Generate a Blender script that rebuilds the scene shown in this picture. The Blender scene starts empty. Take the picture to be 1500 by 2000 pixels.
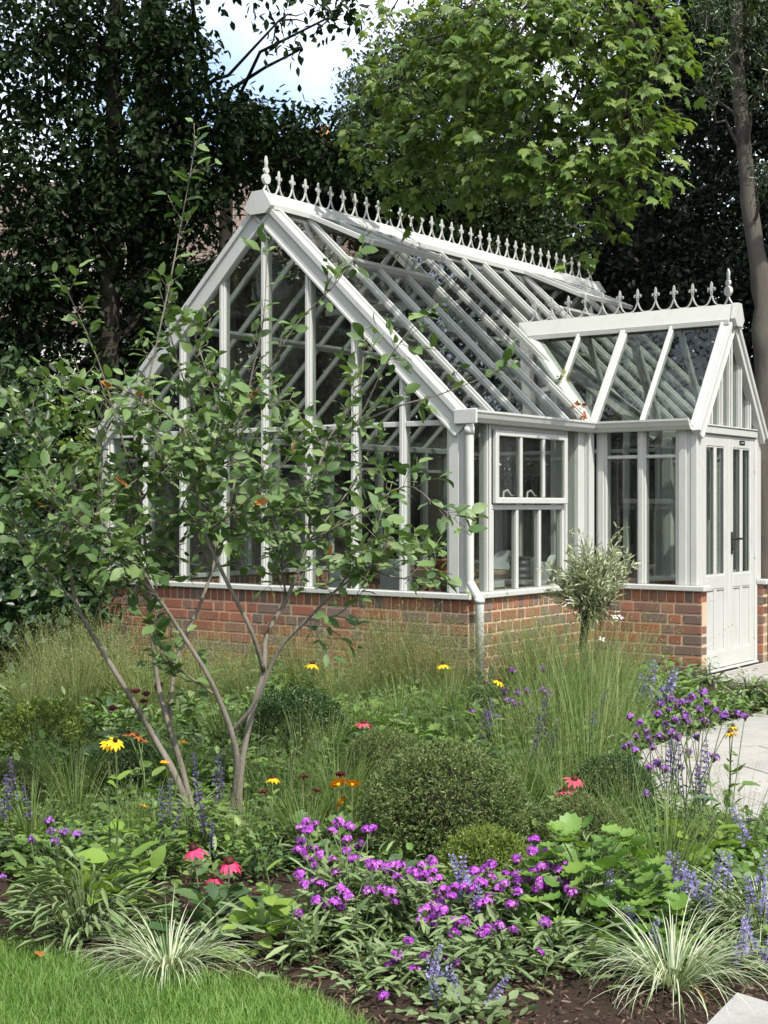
import bpy, math, random
import numpy as np
from mathutils import Vector, Matrix
random.seed(7); RNG = np.random.default_rng(7)
R = math.radians
SC = bpy.context.scene
COL = SC.collection
# ------------------------------------------------------------------ camera, sky, sun, exposure
CAM_H = 1.40; FPX = 2773.0; HORIZON = 990.0
cam_d = bpy.data.cameras.new('camera'); cam = bpy.data.objects.new('camera', cam_d); COL.objects.link(cam)
cam.location = (0, 0, CAM_H); cam.rotation_euler = (R(90), 0, 0)
cam_d.sensor_fit = 'VERTICAL'; cam_d.sensor_height = 36.0; cam_d.sensor_width = 27.0
cam_d.lens = FPX / 2000 * 36; cam_d.shift_y = -(1000 - HORIZON) / 2000
cam_d.clip_start = 0.1; cam_d.clip_end = 2000
SC.camera = cam
SUN_DIR = Vector((0.52, -0.854, 0)).normalized(); SUN_EL = R(52)
to_sun = Vector((SUN_DIR.x*math.cos(SUN_EL), SUN_DIR.y*math.cos(SUN_EL), math.sin(SUN_EL)))
world = bpy.data.worlds.new('World'); SC.world = world; world.use_nodes = True
wn = world.node_tree.nodes; wl = world.node_tree.links
sky = wn.new('ShaderNodeTexSky'); sky.sky_type = 'NISHITA'; sky.sun_disc = False
sky.sun_elevation = SUN_EL; sky.sun_rotation = math.atan2(to_sun.x, to_sun.y)
sky.air_density = 1.0; sky.dust_density = 2.0; sky.ozone_density = 1.2
bgn = wn['Background']; bgn.inputs['Strength'].default_value = 0.15
tc = wn.new('ShaderNodeTexCoord'); cn_ = wn.new('ShaderNodeTexNoise'); cn_.inputs['Scale'].default_value = 3.2; cn_.inputs['Detail'].default_value = 6
cr_ = wn.new('ShaderNodeValToRGB'); cr_.color_ramp.elements[0].position = .34; cr_.color_ramp.elements[1].position = .60
cm_ = wn.new('ShaderNodeMix'); cm_.data_type = 'RGBA'; cm_.inputs[7].default_value = (6.6, 6.9, 7.3, 1)      # broken thin cloud all over the sky
wl.new(tc.outputs['Generated'], cn_.inputs['Vector']); wl.new(cn_.outputs['Fac'], cr_.inputs[0]); wl.new(cr_.outputs[0], cm_.inputs[0])
wl.new(sky.outputs[0], cm_.inputs[6]); wl.new(cm_.outputs[2], bgn.inputs['Color'])
sun_d = bpy.data.lights.new('sun', 'SUN'); sun = bpy.data.objects.new('sun', sun_d); COL.objects.link(sun)
sun_d.energy = 3.3; sun_d.angle = R(0.53); sun_d.color = (1.0, 0.955, 0.88)
sun.rotation_euler = to_sun.to_track_quat('Z', 'Y').to_euler(); sun.location = to_sun * 60
vs = SC.view_settings; vs.view_transform = 'Standard'; vs.look = 'None'; vs.exposure = 0.90; vs.gamma = 1.0
vs.use_curve_mapping = False
SC.render.engine = 'CYCLES'
cy = SC.cycles
cy.use_denoising = True; cy.max_bounces = 10; cy.diffuse_bounces = 3; cy.glossy_bounces = 3
cy.transmission_bounces = 6; cy.transparent_max_bounces = 32; cy.caustics_reflective = False; cy.caustics_refractive = False
cy.sample_clamp_indirect = 6.0

def at(px, py, Y):            # a point of the place: read off the photograph, at its own distance Y
    return Vector(((px - 750) / FPX * Y, Y, CAM_H + (HORIZON - py) / FPX * Y))
def gp(px, py, z=0.0):        # point of the ground
    Y = FPX * (CAM_H - z) / (py - HORIZON)
    return Vector(((px - 750) / FPX * Y, Y, z))

# ------------------------------------------------------------------ materials
MATS = {}
def _mat(name):
    m = bpy.data.materials.new(name); m.use_nodes = True
    nt = m.node_tree; nt.nodes.clear()
    out = nt.nodes.new('ShaderNodeOutputMaterial')
    MATS[name] = m
    return m, nt, out
def _rand(nt, scale=1.0):
    """random value for every loose piece and every object"""
    g = nt.nodes.new('ShaderNodeNewGeometry'); o = nt.nodes.new('ShaderNodeObjectInfo')
    a = nt.nodes.new('ShaderNodeMath'); a.operation = 'ADD'
    nt.links.new(g.outputs['Random Per Island'], a.inputs[0]); nt.links.new(o.outputs['Random'], a.inputs[1])
    f = nt.nodes.new('ShaderNodeMath'); f.operation = 'FRACT'; nt.links.new(a.outputs[0], f.inputs[0])
    return f.outputs[0]
def _ramp(nt, fac, cols, interp='LINEAR'):
    r = nt.nodes.new('ShaderNodeValToRGB'); r.color_ramp.interpolation = interp
    e = r.color_ramp.elements
    while len(e) > 1: e.remove(e[0])
    for i, (p, c) in enumerate(cols):
        x = e[0] if i == 0 else e.new(p)
        x.position = p; x.color = (*c, 1)
    if fac is not None: nt.links.new(fac, r.inputs[0])
    return r.outputs[0]
def _noise(nt, scale, detail=4, rough=.6, coord='Object', stretch=None):
    tc = nt.nodes.new('ShaderNodeTexCoord'); src = tc.outputs[coord]
    if stretch:
        mp = nt.nodes.new('ShaderNodeMapping'); mp.inputs['Scale'].default_value = stretch
        nt.links.new(src, mp.inputs[0]); src = mp.outputs[0]
    n = nt.nodes.new('ShaderNodeTexNoise'); n.inputs['Scale'].default_value = scale
    n.inputs['Detail'].default_value = detail; n.inputs['Roughness'].default_value = rough
    nt.links.new(src, n.inputs['Vector'])
    return n.outputs['Fac']
def _mixc(nt, fac, a, b, mode='MIX'):
    m = nt.nodes.new('ShaderNodeMix'); m.data_type = 'RGBA'; m.blend_type = mode
    for v, i in ((fac, 0), (a, 6), (b, 7)):
        if hasattr(v, 'node'): nt.links.new(v, m.inputs[i])
        elif i == 0: m.inputs[0].default_value = v
        else: m.inputs[i].default_value = (*v, 1)
    return m.outputs[2]
def _bump(nt, h, strength, dist=.01):
    b = nt.nodes.new('ShaderNodeBump'); b.inputs['Strength'].default_value = strength; b.inputs['Distance'].default_value = dist
    nt.links.new(h, b.inputs['Height']); return b.outputs[0]
def _princ(nt, out, col, rough=.6, normal=None, spec=.5, metal=0):
    p = nt.nodes.new('ShaderNodeBsdfPrincipled')
    if hasattr(col, 'node'): nt.links.new(col, p.inputs['Base Color'])
    else: p.inputs['Base Color'].default_value = (*col, 1)
    if hasattr(rough, 'node'): nt.links.new(rough, p.inputs['Roughness'])
    else: p.inputs['Roughness'].default_value = rough
    p.inputs['Specular IOR Level'].default_value = spec; p.inputs['Metallic'].default_value = metal
    if normal is not None: nt.links.new(normal, p.inputs['Normal'])
    if out is not None: nt.links.new(p.outputs[0], out.inputs[0])
    return p
def leaf_mat(name, cols, rough=.5, trans=.25, spec=.4, tint=(1.25, 1.35, .6), patch=None):
    m, nt, out = _mat(name)
    r = _rand(nt)
    n = len(cols)
    c = _ramp(nt, r, [(i / max(1, n - 1), k) for i, k in enumerate(cols)])
    nz = _noise(nt, patch or 2.5, 2, .5)
    lo = _mixc(nt, nz, (.55, .6, .55), (1.4, 1.35, 1.25))
    c = _mixc(nt, .75, c, lo, 'MULTIPLY')
    p = _princ(nt, None, c, rough, spec=spec)
    t = nt.nodes.new('ShaderNodeBsdfTranslucent')
    tc = _mixc(nt, 1.0, c, tint, 'MULTIPLY'); nt.links.new(tc, t.inputs['Color'])
    mx = nt.nodes.new('ShaderNodeMixShader'); mx.inputs[0].default_value = trans
    nt.links.new(p.outputs[0], mx.inputs[1]); nt.links.new(t.outputs[0], mx.inputs[2])
    nt.links.new(mx.outputs[0], out.inputs[0])
    return m
def plain(name, col, rough=.5, var=.12, scale=8, spec=.5, metal=0, bump=0, bscale=60, stretch=None):
    m, nt, out = _mat(name)
    nz = _noise(nt, scale, 5, .65, stretch=stretch)
    c = _mixc(nt, nz, tuple(k * (1 - var) for k in col), tuple(min(1, k * (1 + var)) for k in col))
    rr = _ramp(nt, nz, [(0, (rough * .8,) * 3), (1, (min(1, rough * 1.2),) * 3)])
    nm = _bump(nt, _noise(nt, bscale, 4, .7, stretch=stretch), bump, .01) if bump else None
    _princ(nt, out, c, rr, nm, spec, metal)
    return m

# painted aluminium
m, nt, out = _mat('frame_paint')
n1 = _noise(nt, 2.2, 5, .6); n2 = _noise(nt, 14, 6, .7, stretch=(1, 1, .25))
c = _mixc(nt, n1, (.465, .475, .445), (.515, .522, .49))
dirt = _ramp(nt, n2, [(.0, (0, 0, 0)), (.52, (0, 0, 0)), (.78, (.45, .45, .45))])
c = _mixc(nt, dirt, c, (.34, .33, .28))
_princ(nt, out, c, .38, None, .45)
# glass
m, nt, out = _mat('glass')
tr = nt.nodes.new('ShaderNodeBsdfTransparent'); tr.inputs[0].default_value = (.815, .845, .82, 1)
gl = nt.nodes.new('ShaderNodeBsdfGlossy'); gl.inputs['Roughness'].default_value = .015; gl.inputs[0].default_value = (1, 1, 1, 1)
ge = nt.nodes.new('ShaderNodeNewGeometry'); dt = nt.nodes.new('ShaderNodeVectorMath'); dt.operation = 'DOT_PRODUCT'
nt.links.new(ge.outputs['Incoming'], dt.inputs[0]); nt.links.new(ge.outputs['Normal'], dt.inputs[1])
def _m(op, a, b=None, clamp=False):
    q = nt.nodes.new('ShaderNodeMath'); q.operation = op; q.use_clamp = clamp
    for i, v in enumerate((a, b)):
        if v is None: continue
        if hasattr(v, 'node'): nt.links.new(v, q.inputs[i])
        else: q.inputs[i].default_value = v
    return q.outputs[0]
fres = _m('ADD', _m('MULTIPLY', _m('POWER', _m('SUBTRACT', 1.0, _m('ABSOLUTE', dt.outputs['Value'])), 5.0), .96), .04)   # Schlick, same from both faces
nb = _bump(nt, _noise(nt, 1.6, 2, .5), .02, .02); nt.links.new(nb, gl.inputs['Normal'])
mx = nt.nodes.new('ShaderNodeMixShader'); nt.links.new(fres, mx.inputs[0])
nt.links.new(tr.outputs[0], mx.inputs[1]); nt.links.new(gl.outputs[0], mx.inputs[2])
df = nt.nodes.new('ShaderNodeBsdfDiffuse'); df.inputs[0].default_value = (.5, .5, .45, 1)      # dust film
mx2 = nt.nodes.new('ShaderNodeMixShader')
dn = _noise(nt, 3.0, 6, .7)
dr = _ramp(nt, dn, [(.35, (.0,) * 3), (.8, (.03,) * 3)]); nt.links.new(dr, mx2.inputs[0])
nt.links.new(mx.outputs[0], mx2.inputs[1]); nt.links.new(df.outputs[0], mx2.inputs[2])
nt.links.new(mx2.outputs[0], out.inputs[0])
# brick
m, nt, out = _mat('brick')
r = _rand(nt)
c = _ramp(nt, r, [(0, (.25, .098, .062)), (.16, (.32, .13, .08)), (.30, (.20, .098, .072)), (.42, (.29, .15, .098)), (.54, (.155, .118, .10)), (.66, (.20, .145, .115)), (.78, (.14, .10, .088)), (.90, (.33, .14, .086)), (1, (.23, .108, .078))])
nz = _noise(nt, 28, 6, .75); nz2 = _noise(nt, 9, 3, .6)
c = _mixc(nt, .8, c, _mixc(nt, nz, (.5, .5, .52), (1.5, 1.45, 1.4)), 'MULTIPLY')
c = _mixc(nt, _ramp(nt, nz2, [(.5, (0,) * 3), (.75, (.45,) * 3)]), c, (.13, .105, .10))
n3 = _noise(nt, 2.3, 6, .75)
c = _mixc(nt, _ramp(nt, n3, [(.60, (0,) * 3), (.75, (.14,) * 3)]), c, (.40, .35, .29))
_princ(nt, out, c, .88, _bump(nt, nz, .6, .006), .2)
m, nt, out = _mat('mortar')
nz = _noise(nt, 60, 6, .8); nz2 = _noise(nt, 5, 3)
c = _mixc(nt, nz, (.44, .31, .19), (.66, .49, .31)); c = _mixc(nt, nz2, c, (.52, .42, .31))
_princ(nt, out, c, .95, _bump(nt, nz, .8, .004), .1)
plain('black_metal', (.012, .012, .013), .4, .3)
plain('lead', (.55, .55, .52), .5)
# stone
m, nt, out = _mat('paving_stone')
r = _rand(nt); nz = _noise(nt, 220, 3, .8); nz2 = _noise(nt, 3.5, 5, .7)
c = _ramp(nt, r, [(0, (.31, .305, .29)), (.5, (.37, .36, .335)), (1, (.34, .325, .295))])
c = _mixc(nt, .7, c, _ramp(nt, nz, [(.3, (.55, .55, .56)), (.5, (1, 1, 1)), (.7, (1.2, 1.2, 1.2))]), 'MULTIPLY')
c = _mixc(nt, _ramp(nt, nz2, [(.42, (0,) * 3), (.75, (.7,) * 3)]), c, (.22, .205, .17))
_princ(nt, out, c, .85, _bump(nt, nz, .25, .003), .25)
plain('floor_stone', (.16, .15, .135), .8, .25, 6)
# soil
m, nt, out = _mat('soil')
nz = _noise(nt, 30, 8, .75, 'Object'); nz2 = _noise(nt, 1.2, 4)
c = _mixc(nt, nz, (.022, .014, .010), (.085, .056, .040)); c = _mixc(nt, nz2, c, (.06, .042, .03))
_princ(nt, out, c, .95, _bump(nt, nz, 1.0, .03), .15)
m, nt, out = _mat('bark_chip')
r = _rand(nt); c = _ramp(nt, r, [(0, (.035, .020, .014)), (.5, (.085, .050, .036)), (.85, (.12, .078, .055)), (1, (.19, .14, .105))])
_princ(nt, out, c, .9, None, .15)
# bark
def bark(name, a, b, scale=14):
    m, nt, out = _mat(name)
    nz = _noise(nt, scale, 8, .7, stretch=(1, 1, .18)); n2 = _noise(nt, 3, 3)
    c = _mixc(nt, nz, a, b); c = _mixc(nt, _ramp(nt, n2, [(.5, (0,) * 3), (.8, (.5,) * 3)]), c, (.13, .14, .10))
    _princ(nt, out, c, .9, _bump(nt, nz, .7, .02), .15)
bark('bark_grey', (.07, .06, .05), (.24, .21, .18)); bark('bark_dark', (.018, .015, .012), (.06, .05, .04))
bark('bark_mid', (.045, .04, .034), (.15, .135, .115))
bark('bark_pale', (.10, .085, .065), (.30, .26, .20), 22)
# timber, fabrics
plain('wood', (.30, .20, .115), .6, .35, 6, stretch=(1, 14, 14), bump=.2)
plain('wicker', (.36, .22, .09), .7, .4, 60, bump=.5)
plain('grey_plastic', (.55, .56, .57), .45, .08)
plain('black_fence', (.030, .026, .023), .8, .4, 10, stretch=(8, 8, 1), bump=.3)
plain('terracotta', (.42, .16, .085), .8, .2)
plain('render_wall', (.62, .60, .56), .9, .1, 3)
plain('galvanised', (.12, .12, .125), .45, .3, 12, metal=.6)
m, nt, out = _mat('roof_tile')
r = _rand(nt); c = _ramp(nt, r, [(0, (.11, .085, .072)), (.5, (.15, .112, .09)), (1, (.13, .105, .092))]); _princ(nt, out, c, .9, None, .2)
plain('chimney_pot', (.55, .24, .09), .8, .2)

# ------------------------------------------------------------------ mesh helpers
class MB:
    """collects verts and faces, build() links them as one mesh object"""
    def __init__(s): s.v = []; s.f = []; s.m = []
    def poly(s, vs, fs, mi=0):
        o = len(s.v); s.v += [tuple(p) for p in vs]; s.f += [tuple(i + o for i in q) for q in fs]; s.m += [mi] * len(fs)
    def box(s, a, b, mi=0, bev=0):
        x0, y0, z0 = a; x1, y1, z1 = b
        if x0 > x1: x0, x1 = x1, x0
        if y0 > y1: y0, y1 = y1, y0
        if z0 > z1: z0, z1 = z1, z0
        if not bev:
            s.poly([(x0,y0,z0),(x1,y0,z0),(x1,y1,z0),(x0,y1,z0),(x0,y0,z1),(x1,y0,z1),(x1,y1,z1),(x0,y1,z1)],
                   [(0,3,2,1),(4,5,6,7),(0,1,5,4),(1,2,6,5),(2,3,7,6),(3,0,4,7)], mi); return
        e = min(bev, (x1-x0)*.45, (y1-y0)*.45, (z1-z0)*.45)
        s.hexa([(x0,y0,z0),(x1,y0,z0),(x1,y1,z0),(x0,y1,z0),(x0,y0,z1),(x1,y0,z1),(x1,y1,z1),(x0,y1,z1)], e, mi)
    def hexa(s, c, e, mi=0):
        """bevelled 8-corner solid: each corner gives three verts, pulled along its three edges"""
        c = [Vector(p) for p in c]
        nb = {0:(1,3,4),1:(0,2,5),2:(3,1,6),3:(2,0,7),4:(5,7,0),5:(4,6,1),6:(7,5,2),7:(6,4,3)}   # x,y,z neighbours
        ix = {}; vs = []
        for i in range(8):
            d = [(c[n] - c[i]).normalized() * e for n in nb[i]]
            for k in range(3):     # vert lying on face whose normal axis is k
                ix[i, k] = len(vs); vs.append(c[i] + d[(k+1) % 3] + d[(k+2) % 3])
        F = [((0,3,2,1),2),((4,5,6,7),2),((0,1,5,4),1),((3,7,6,2),1),((0,4,7,3),0),((1,2,6,5),0)]
        fs = [tuple(ix[i, k] for i in q) for q, k in F]
        ed = {}
        for q, k in F:
            for a, b in zip(q, q[1:] + q[:1]):
                ed.setdefault(frozenset((a, b)), []).append((a, b, k))
        for (a, b, k), (a2, b2, k2) in ed.values():
            fs.append((ix[b, k], ix[a, k], ix[a, k2], ix[b, k2]))
        for i in range(8):
            t = (ix[i,0], ix[i,1], ix[i,2])
            fs.append(t if i in (0,2,5,7) else t[::-1])
        s.poly(vs, fs, mi)
    def slab(s, pts, t, mi=0):
        """flat polygon given thickness t (both ways of its plane)"""
        pts = [Vector(p) for p in pts]; n = Vector((0,0,0))
        for i in range(len(pts)): n += (pts[i] - pts[0]).cross(pts[(i+1) % len(pts)] - pts[0])
        n.normalize(); k = len(pts)
        s.poly([p - n*t/2 for p in pts] + [p + n*t/2 for p in pts],
               [tuple(range(k))[::-1], tuple(range(k, 2*k))] + [(i, (i+1) % k, k + (i+1) % k, k + i) for i in range(k)], mi)
    def beam(s, a, b, w, h, up=(0,0,1), mi=0, bev=.003, oz=0):
        """bar from a to b: w across, h along up; oz lifts it along its up"""
        a = Vector(a); b = Vector(b); d = (b - a).normalized(); up = Vector(up)
        x = d.cross(up).normalized(); u = x.cross(d).normalized()
        c = [p + x*sx*w/2 + u*(sz*h/2 + oz) for sz in (-1, 1) for p, sx in ((a,-1),(a,1),(b,1),(b,-1))]
        # order to match box corners: x-,y-,z- ...
        if bev: s.hexa([c[0],c[1],c[2],c[3],c[4],c[5],c[6],c[7]], bev, mi)
        else: s.poly(c, [(0,3,2,1),(4,5,6,7),(0,1,5,4),(1,2,6,5),(2,3,7,6),(3,0,4,7)], mi)
    def prism(s, prof, a, b, mi=0):
        """profile (list of 3d offsets) swept from a to b"""
        a = Vector(a); b = Vector(b); k = len(prof)
        s.poly([a + Vector(p) for p in prof] + [b + Vector(p) for p in prof],
               [tuple(range(k))[::-1], tuple(range(k, 2*k))] + [(i, (i+1) % k, k + (i+1) % k, k + i) for i in range(k)], mi)
    def tube(s, pts, rad, seg=8, mi=0, cap=True):
        pts = [Vector(p) for p in pts]; n = len(pts)
        if not hasattr(rad, '__len__'): rad = [rad] * n
        ref = Vector((.31, .17, .93)).normalized(); vs = []
        for i, p in enumerate(pts):
            d = (pts[min(i+1, n-1)] - pts[max(i-1, 0)]).normalized()
            x = d.cross(ref)
            if x.length < .05: x = d.cross(Vector((1, 0, 0)))
            x.normalize(); y = d.cross(x)
            vs += [p + (x*math.cos(2*math.pi*k/seg) + y*math.sin(2*math.pi*k/seg)) * rad[i] for k in range(seg)]
        fs = [(i*seg+k, i*seg+(k+1) % seg, (i+1)*seg+(k+1) % seg, (i+1)*seg+k) for i in range(n-1) for k in range(seg)]
        if cap: fs += [tuple(range(seg))[::-1], tuple(range((n-1)*seg, n*seg))]
        s.poly(vs, fs, mi)
    def lathe(s, prof, seg=16, org=(0,0,0), mi=0):
        n = len(prof); o = Vector(org)
        vs = [o + Vector((r*math.cos(2*math.pi*k/seg), r*math.sin(2*math.pi*k/seg), z)) for r, z in prof for k in range(seg)]
        fs = [(i*seg+k, i*seg+(k+1) % seg, (i+1)*seg+(k+1) % seg, (i+1)*seg+k) for i in range(n-1) for k in range(seg)]
        fs += [tuple(range(seg))[::-1], tuple(range((n-1)*seg, n*seg))]
        s.poly(vs, fs, mi)
    def mesh(s, name, mat, flat=True):
        me = bpy.data.meshes.new(name); me.from_pydata(s.v, [], s.f)
        for k in (mat if isinstance(mat, (list, tuple)) else [mat]): me.materials.append(MATS[k])
        if any(s.m): me.polygons.foreach_set('material_index', s.m)
        (me.shade_flat if flat else me.shade_smooth)()
        return me
    def build(s, name, mat, parent=None, flat=True):
        return put(name, s.mesh(name, mat, flat), parent)
def put(name, mesh, parent=None, loc=None, rot=None, scale=None):
    o = bpy.data.objects.new(name, mesh); COL.objects.link(o)
    if parent is not None: o.parent = parent
    if loc is not None: o.location = loc
    if rot is not None: o.rotation_euler = rot
    if scale is not None: o.scale = scale if hasattr(scale, '__len__') else (scale,)*3
    return o
def tag(o, label=None, cat=None, group=None, kind=None):
    if label: o['label'] = label
    if cat: o['category'] = cat
    if group: o['group'] = group
    if kind: o['kind'] = kind
    return o
def thing(name, label, cat, loc=(0,0,0), rz=0, group=None, scale=1):
    o = bpy.data.objects.new(name, None); COL.objects.link(o); o.empty_display_size = .1
    o.location = loc; o.rotation_euler = (0, 0, rz); o.scale = (scale,)*3
    return tag(o, label, cat, group, 'thing')
def np_mesh(name, V, loops, starts, mats, mi=None, flat=False):
    me = bpy.data.meshes.new(name)
    me.vertices.add(len(V)); me.vertices.foreach_set('co', np.ascontiguousarray(V, dtype=np.float32).ravel())
    me.loops.add(len(loops)); me.loops.foreach_set('vertex_index', np.ascontiguousarray(loops, dtype=np.int32))
    me.polygons.add(len(starts)); me.polygons.foreach_set('loop_start', np.ascontiguousarray(starts, dtype=np.int32))
    for k in (mats if isinstance(mats, (list, tuple)) else [mats]): me.materials.append(MATS[k])
    if mi is not None: me.polygons.foreach_set('material_index', np.ascontiguousarray(mi, dtype=np.int32))
    me.update(calc_edges=True); me.validate()
    if flat: me.shade_flat()
    return me
def unit(a): return a / np.maximum(np.linalg.norm(a, axis=-1, keepdims=True), 1e-9)
def frames(D, N):
    y = unit(np.asarray(D, float)); x = np.cross(y, N); bad = np.linalg.norm(x, axis=1) < 1e-3
    if bad.any(): x[bad] = np.cross(y[bad], np.array([.3, .5, .8]))
    x = unit(x); z = np.cross(x, y)
    return np.stack([x, y, z], axis=2)
def scatter(tpl, P, Rm, S):
    """copies of a template (verts, faces) at P with frames Rm and sizes S -> V, loops, starts"""
    tv, tf = tpl; tv = np.asarray(tv, float); P = np.asarray(P, float); N = len(P); S = np.asarray(S, float)
    if S.ndim == 1: S = S[:, None] * np.ones((1, 3))
    V = np.einsum('nij,nkj->nki', Rm, tv[None] * S[:, None, :]) + P[:, None, :]
    tl = np.concatenate([np.asarray(f) for f in tf]); ln = np.array([len(f) for f in tf]); st = np.concatenate([[0], np.cumsum(ln)[:-1]])
    loops = (tl[None] + (np.arange(N) * len(tv))[:, None]).ravel()
    starts = (st[None] + (np.arange(N) * len(tl))[:, None]).ravel()
    return V.reshape(-1, 3), loops, starts
def join(parts):
    """[(V, loops, starts, mat_index)] -> one set of arrays"""
    vs, ls, ss, ms = [], [], [], []; vo = lo = 0
    for V, l, s, mi in parts:
        vs.append(V); ls.append(l + vo); ss.append(s + lo); ms.append(np.full(len(s), mi)); vo += len(V); lo += len(l)
    return np.concatenate(vs), np.concatenate(ls), np.concatenate(ss), np.concatenate(ms)
def mb_arrays(mb, mi):
    tl = np.array([i for f in mb.f for i in f]); ln = np.array([len(f) for f in mb.f])
    return (np.array([tuple(v) for v in mb.v], float), tl, np.concatenate([[0], np.cumsum(ln)[:-1]]), mi)
def leafmesh(name, parts, mats, flat=False):
    V, l, s, mi = join(parts); return np_mesh(name, V, l, s, mats, mi, flat)
def rnd_dirs(n, rng=RNG):
    return unit(rng.normal(size=(n, 3)))
# ------------------------------------------------------------------ ground, paving, lawn base
def sheet(name, pts, z, mat, thick=None):
    mb = MB()
    if thick: mb.prism([(p[0], p[1], 0) for p in pts], (0,0,z-thick), (0,0,z))
    else: mb.poly([(p[0], p[1], z) for p in pts], [tuple(range(len(pts)))])
    return tag(mb.build(name, mat), kind='structure')
sheet('ground', [(-900,-900),(900,-900),(900,900),(-900,900)], 0, 'soil')
GC = Vector((.58, 10.40, 0)); GA = math.atan2(.807, .59)
CA, SA = math.cos(GA), math.sin(GA)
def gl2w(x, y, z=0): return Vector((GC.x + CA*x - SA*y, GC.y + SA*x + CA*y, z))
LAWN_EDGE = [gp(a, b) for a, b in ((-900,1838),(-200,1842),(0,1852),(110,1876),(200,1902),(330,1925),(450,1922),(520,1930),(600,1958),(660,1988),(720,2030),(790,2120),(850,2300))]
LAWN = [(p.x, p.y) for p in LAWN_EDGE] + [(.12, 1.0), (-6, 1.0), (-6, LAWN_EDGE[0].y)]
leaf_mat('lawn_turf', [(.07, .14, .025), (.10, .19, .035)], .8, 0)
sheet('lawn', LAWN, .006, 'lawn_turf')
def inside(poly, x, y):
    x = np.asarray(x); y = np.asarray(y); r = np.zeros(x.shape, bool); n = len(poly)
    for i in range(n):
        (x0, y0), (x1, y1) = poly[i][:2], poly[(i+1) % n][:2]
        if y0 == y1: continue
        c = ((y0 > y) != (y1 > y)) & (x < (x1 - x0)*(y - y0)/(y1 - y0) + x0); r ^= c
    return r
# stone path sweeping in from the right, slabs with narrow joints on a bed of mortar
PZ = .030
edge = [gp(a, b, PZ) for a, b in ((1500,1385),(1400,1417),(1300,1449),(1228,1474),(1234,1490),(1245,1515),(1262,1545),(1290,1568),(1340,1586),(1420,1596),(1520,1600))]
ext = [(p.x, p.y) for p in edge] + [(7.0, 6.0), (7.5, 9.6)]
path = sheet('path', ext, PZ - .012, 'floor_stone', .03)
def clip(poly, a, b, c):     # keep a*x+b*y<=c
    out = []
    for i in range(len(poly)):
        p, q = poly[i], poly[(i+1) % len(poly)]; dp = a*p[0]+b*p[1]-c; dq = a*q[0]+b*q[1]-c
        if dp <= 0: out.append(p)
        if dp*dq < 0: t = dp/(dp-dq); out.append((p[0]+(q[0]-p[0])*t, p[1]+(q[1]-p[1])*t))
    return out
def slabs(parent, poly, ang, w, l, z, t=.022, off=0):
    ca, sa = math.cos(ang), math.sin(ang); rot = [(ca*x + sa*y, -sa*x + ca*y) for x, y in poly]
    x0 = min(p[0] for p in rot); x1 = max(p[0] for p in rot); y0 = min(p[1] for p in rot); y1 = max(p[1] for p in rot)
    r = 0; y = y0
    while y < y1:
        x = x0 - (l/2 if r % 2 else 0) + off
        while x < x1:
            q = clip(clip(clip(clip(rot, -1, 0, -(x + .0045)), 1, 0, x + l - .0045), 0, -1, -(y + .0045)), 0, 1, y + w - .0045)
            if len(q) > 2:
                mb = MB(); dz = random.uniform(-.0012, .0012)
                mb.prism([(ca*p[0] - sa*p[1], sa*p[0] + ca*p[1], 0) for p in q], (0, 0, z - t), (0, 0, z + dz)); mb.build('paving_slab', 'paving_stone', parent)
            x += l
        y += w; r += 1
slabs(path, ext, R(20), .46, .9, PZ)
# terrace in front of the porch door
TZ = .040
tc = [gl2w(1.80, -1.02), gl2w(1.80, -1.35), gl2w(2.25, -1.62), gl2w(3.6, -1.75), gl2w(6.5, -1.75), gl2w(6.5, -1.02)]
tp = [(p.x, p.y) for p in tc]
terr = sheet('terrace', tp, TZ - .012, 'floor_stone', .05)
slabs(terr, tp, GA, .22, .75, TZ)
# corner of the near paving
np_ = [gp(a, b, .03) for a, b in ((1440,1938),(1502,1957),(1700,2010),(2100,2300),(1250,2300),(1120,2260),(1380,2000))]
npp = [(p.x, p.y) for p in np_]
nt_ = sheet('near_paving', npp, .018, 'floor_stone', .04); slabs(nt_, npp, R(-29), .62, .95, .03, off=.35)
# ------------------------------------------------------------------ the greenhouse
W, L = 3.86, 5.64; HW = W/2                # gable width, length
PX0, PX1, PD = 1.96, 3.32, .968            # porch from PX0 to PX1 along the side, PD deep
PXM = (PX0 + PX1)/2
ZS = .765; ZE = 2.08; ZR = 3.90; ZPR = 3.05 # sill top, eaves, ridge, porch ridge
KM = (ZR - ZE)/HW; KP = (ZPR - ZE)/(PXM - PX0)
YB = (ZPR - ZE)/KM                          # where porch ridge runs into main roof
GH = thing('greenhouse', 'pale painted greenhouse with glazed roof, ridge cresting and low brick base', 'greenhouse', GC, GA)
def G(mb, name, mat='frame_paint', parent=None, flat=True, label=None):
    o = mb.build(name, mat, parent or GH, flat)
    if label: o['label'] = label
    return o
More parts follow.
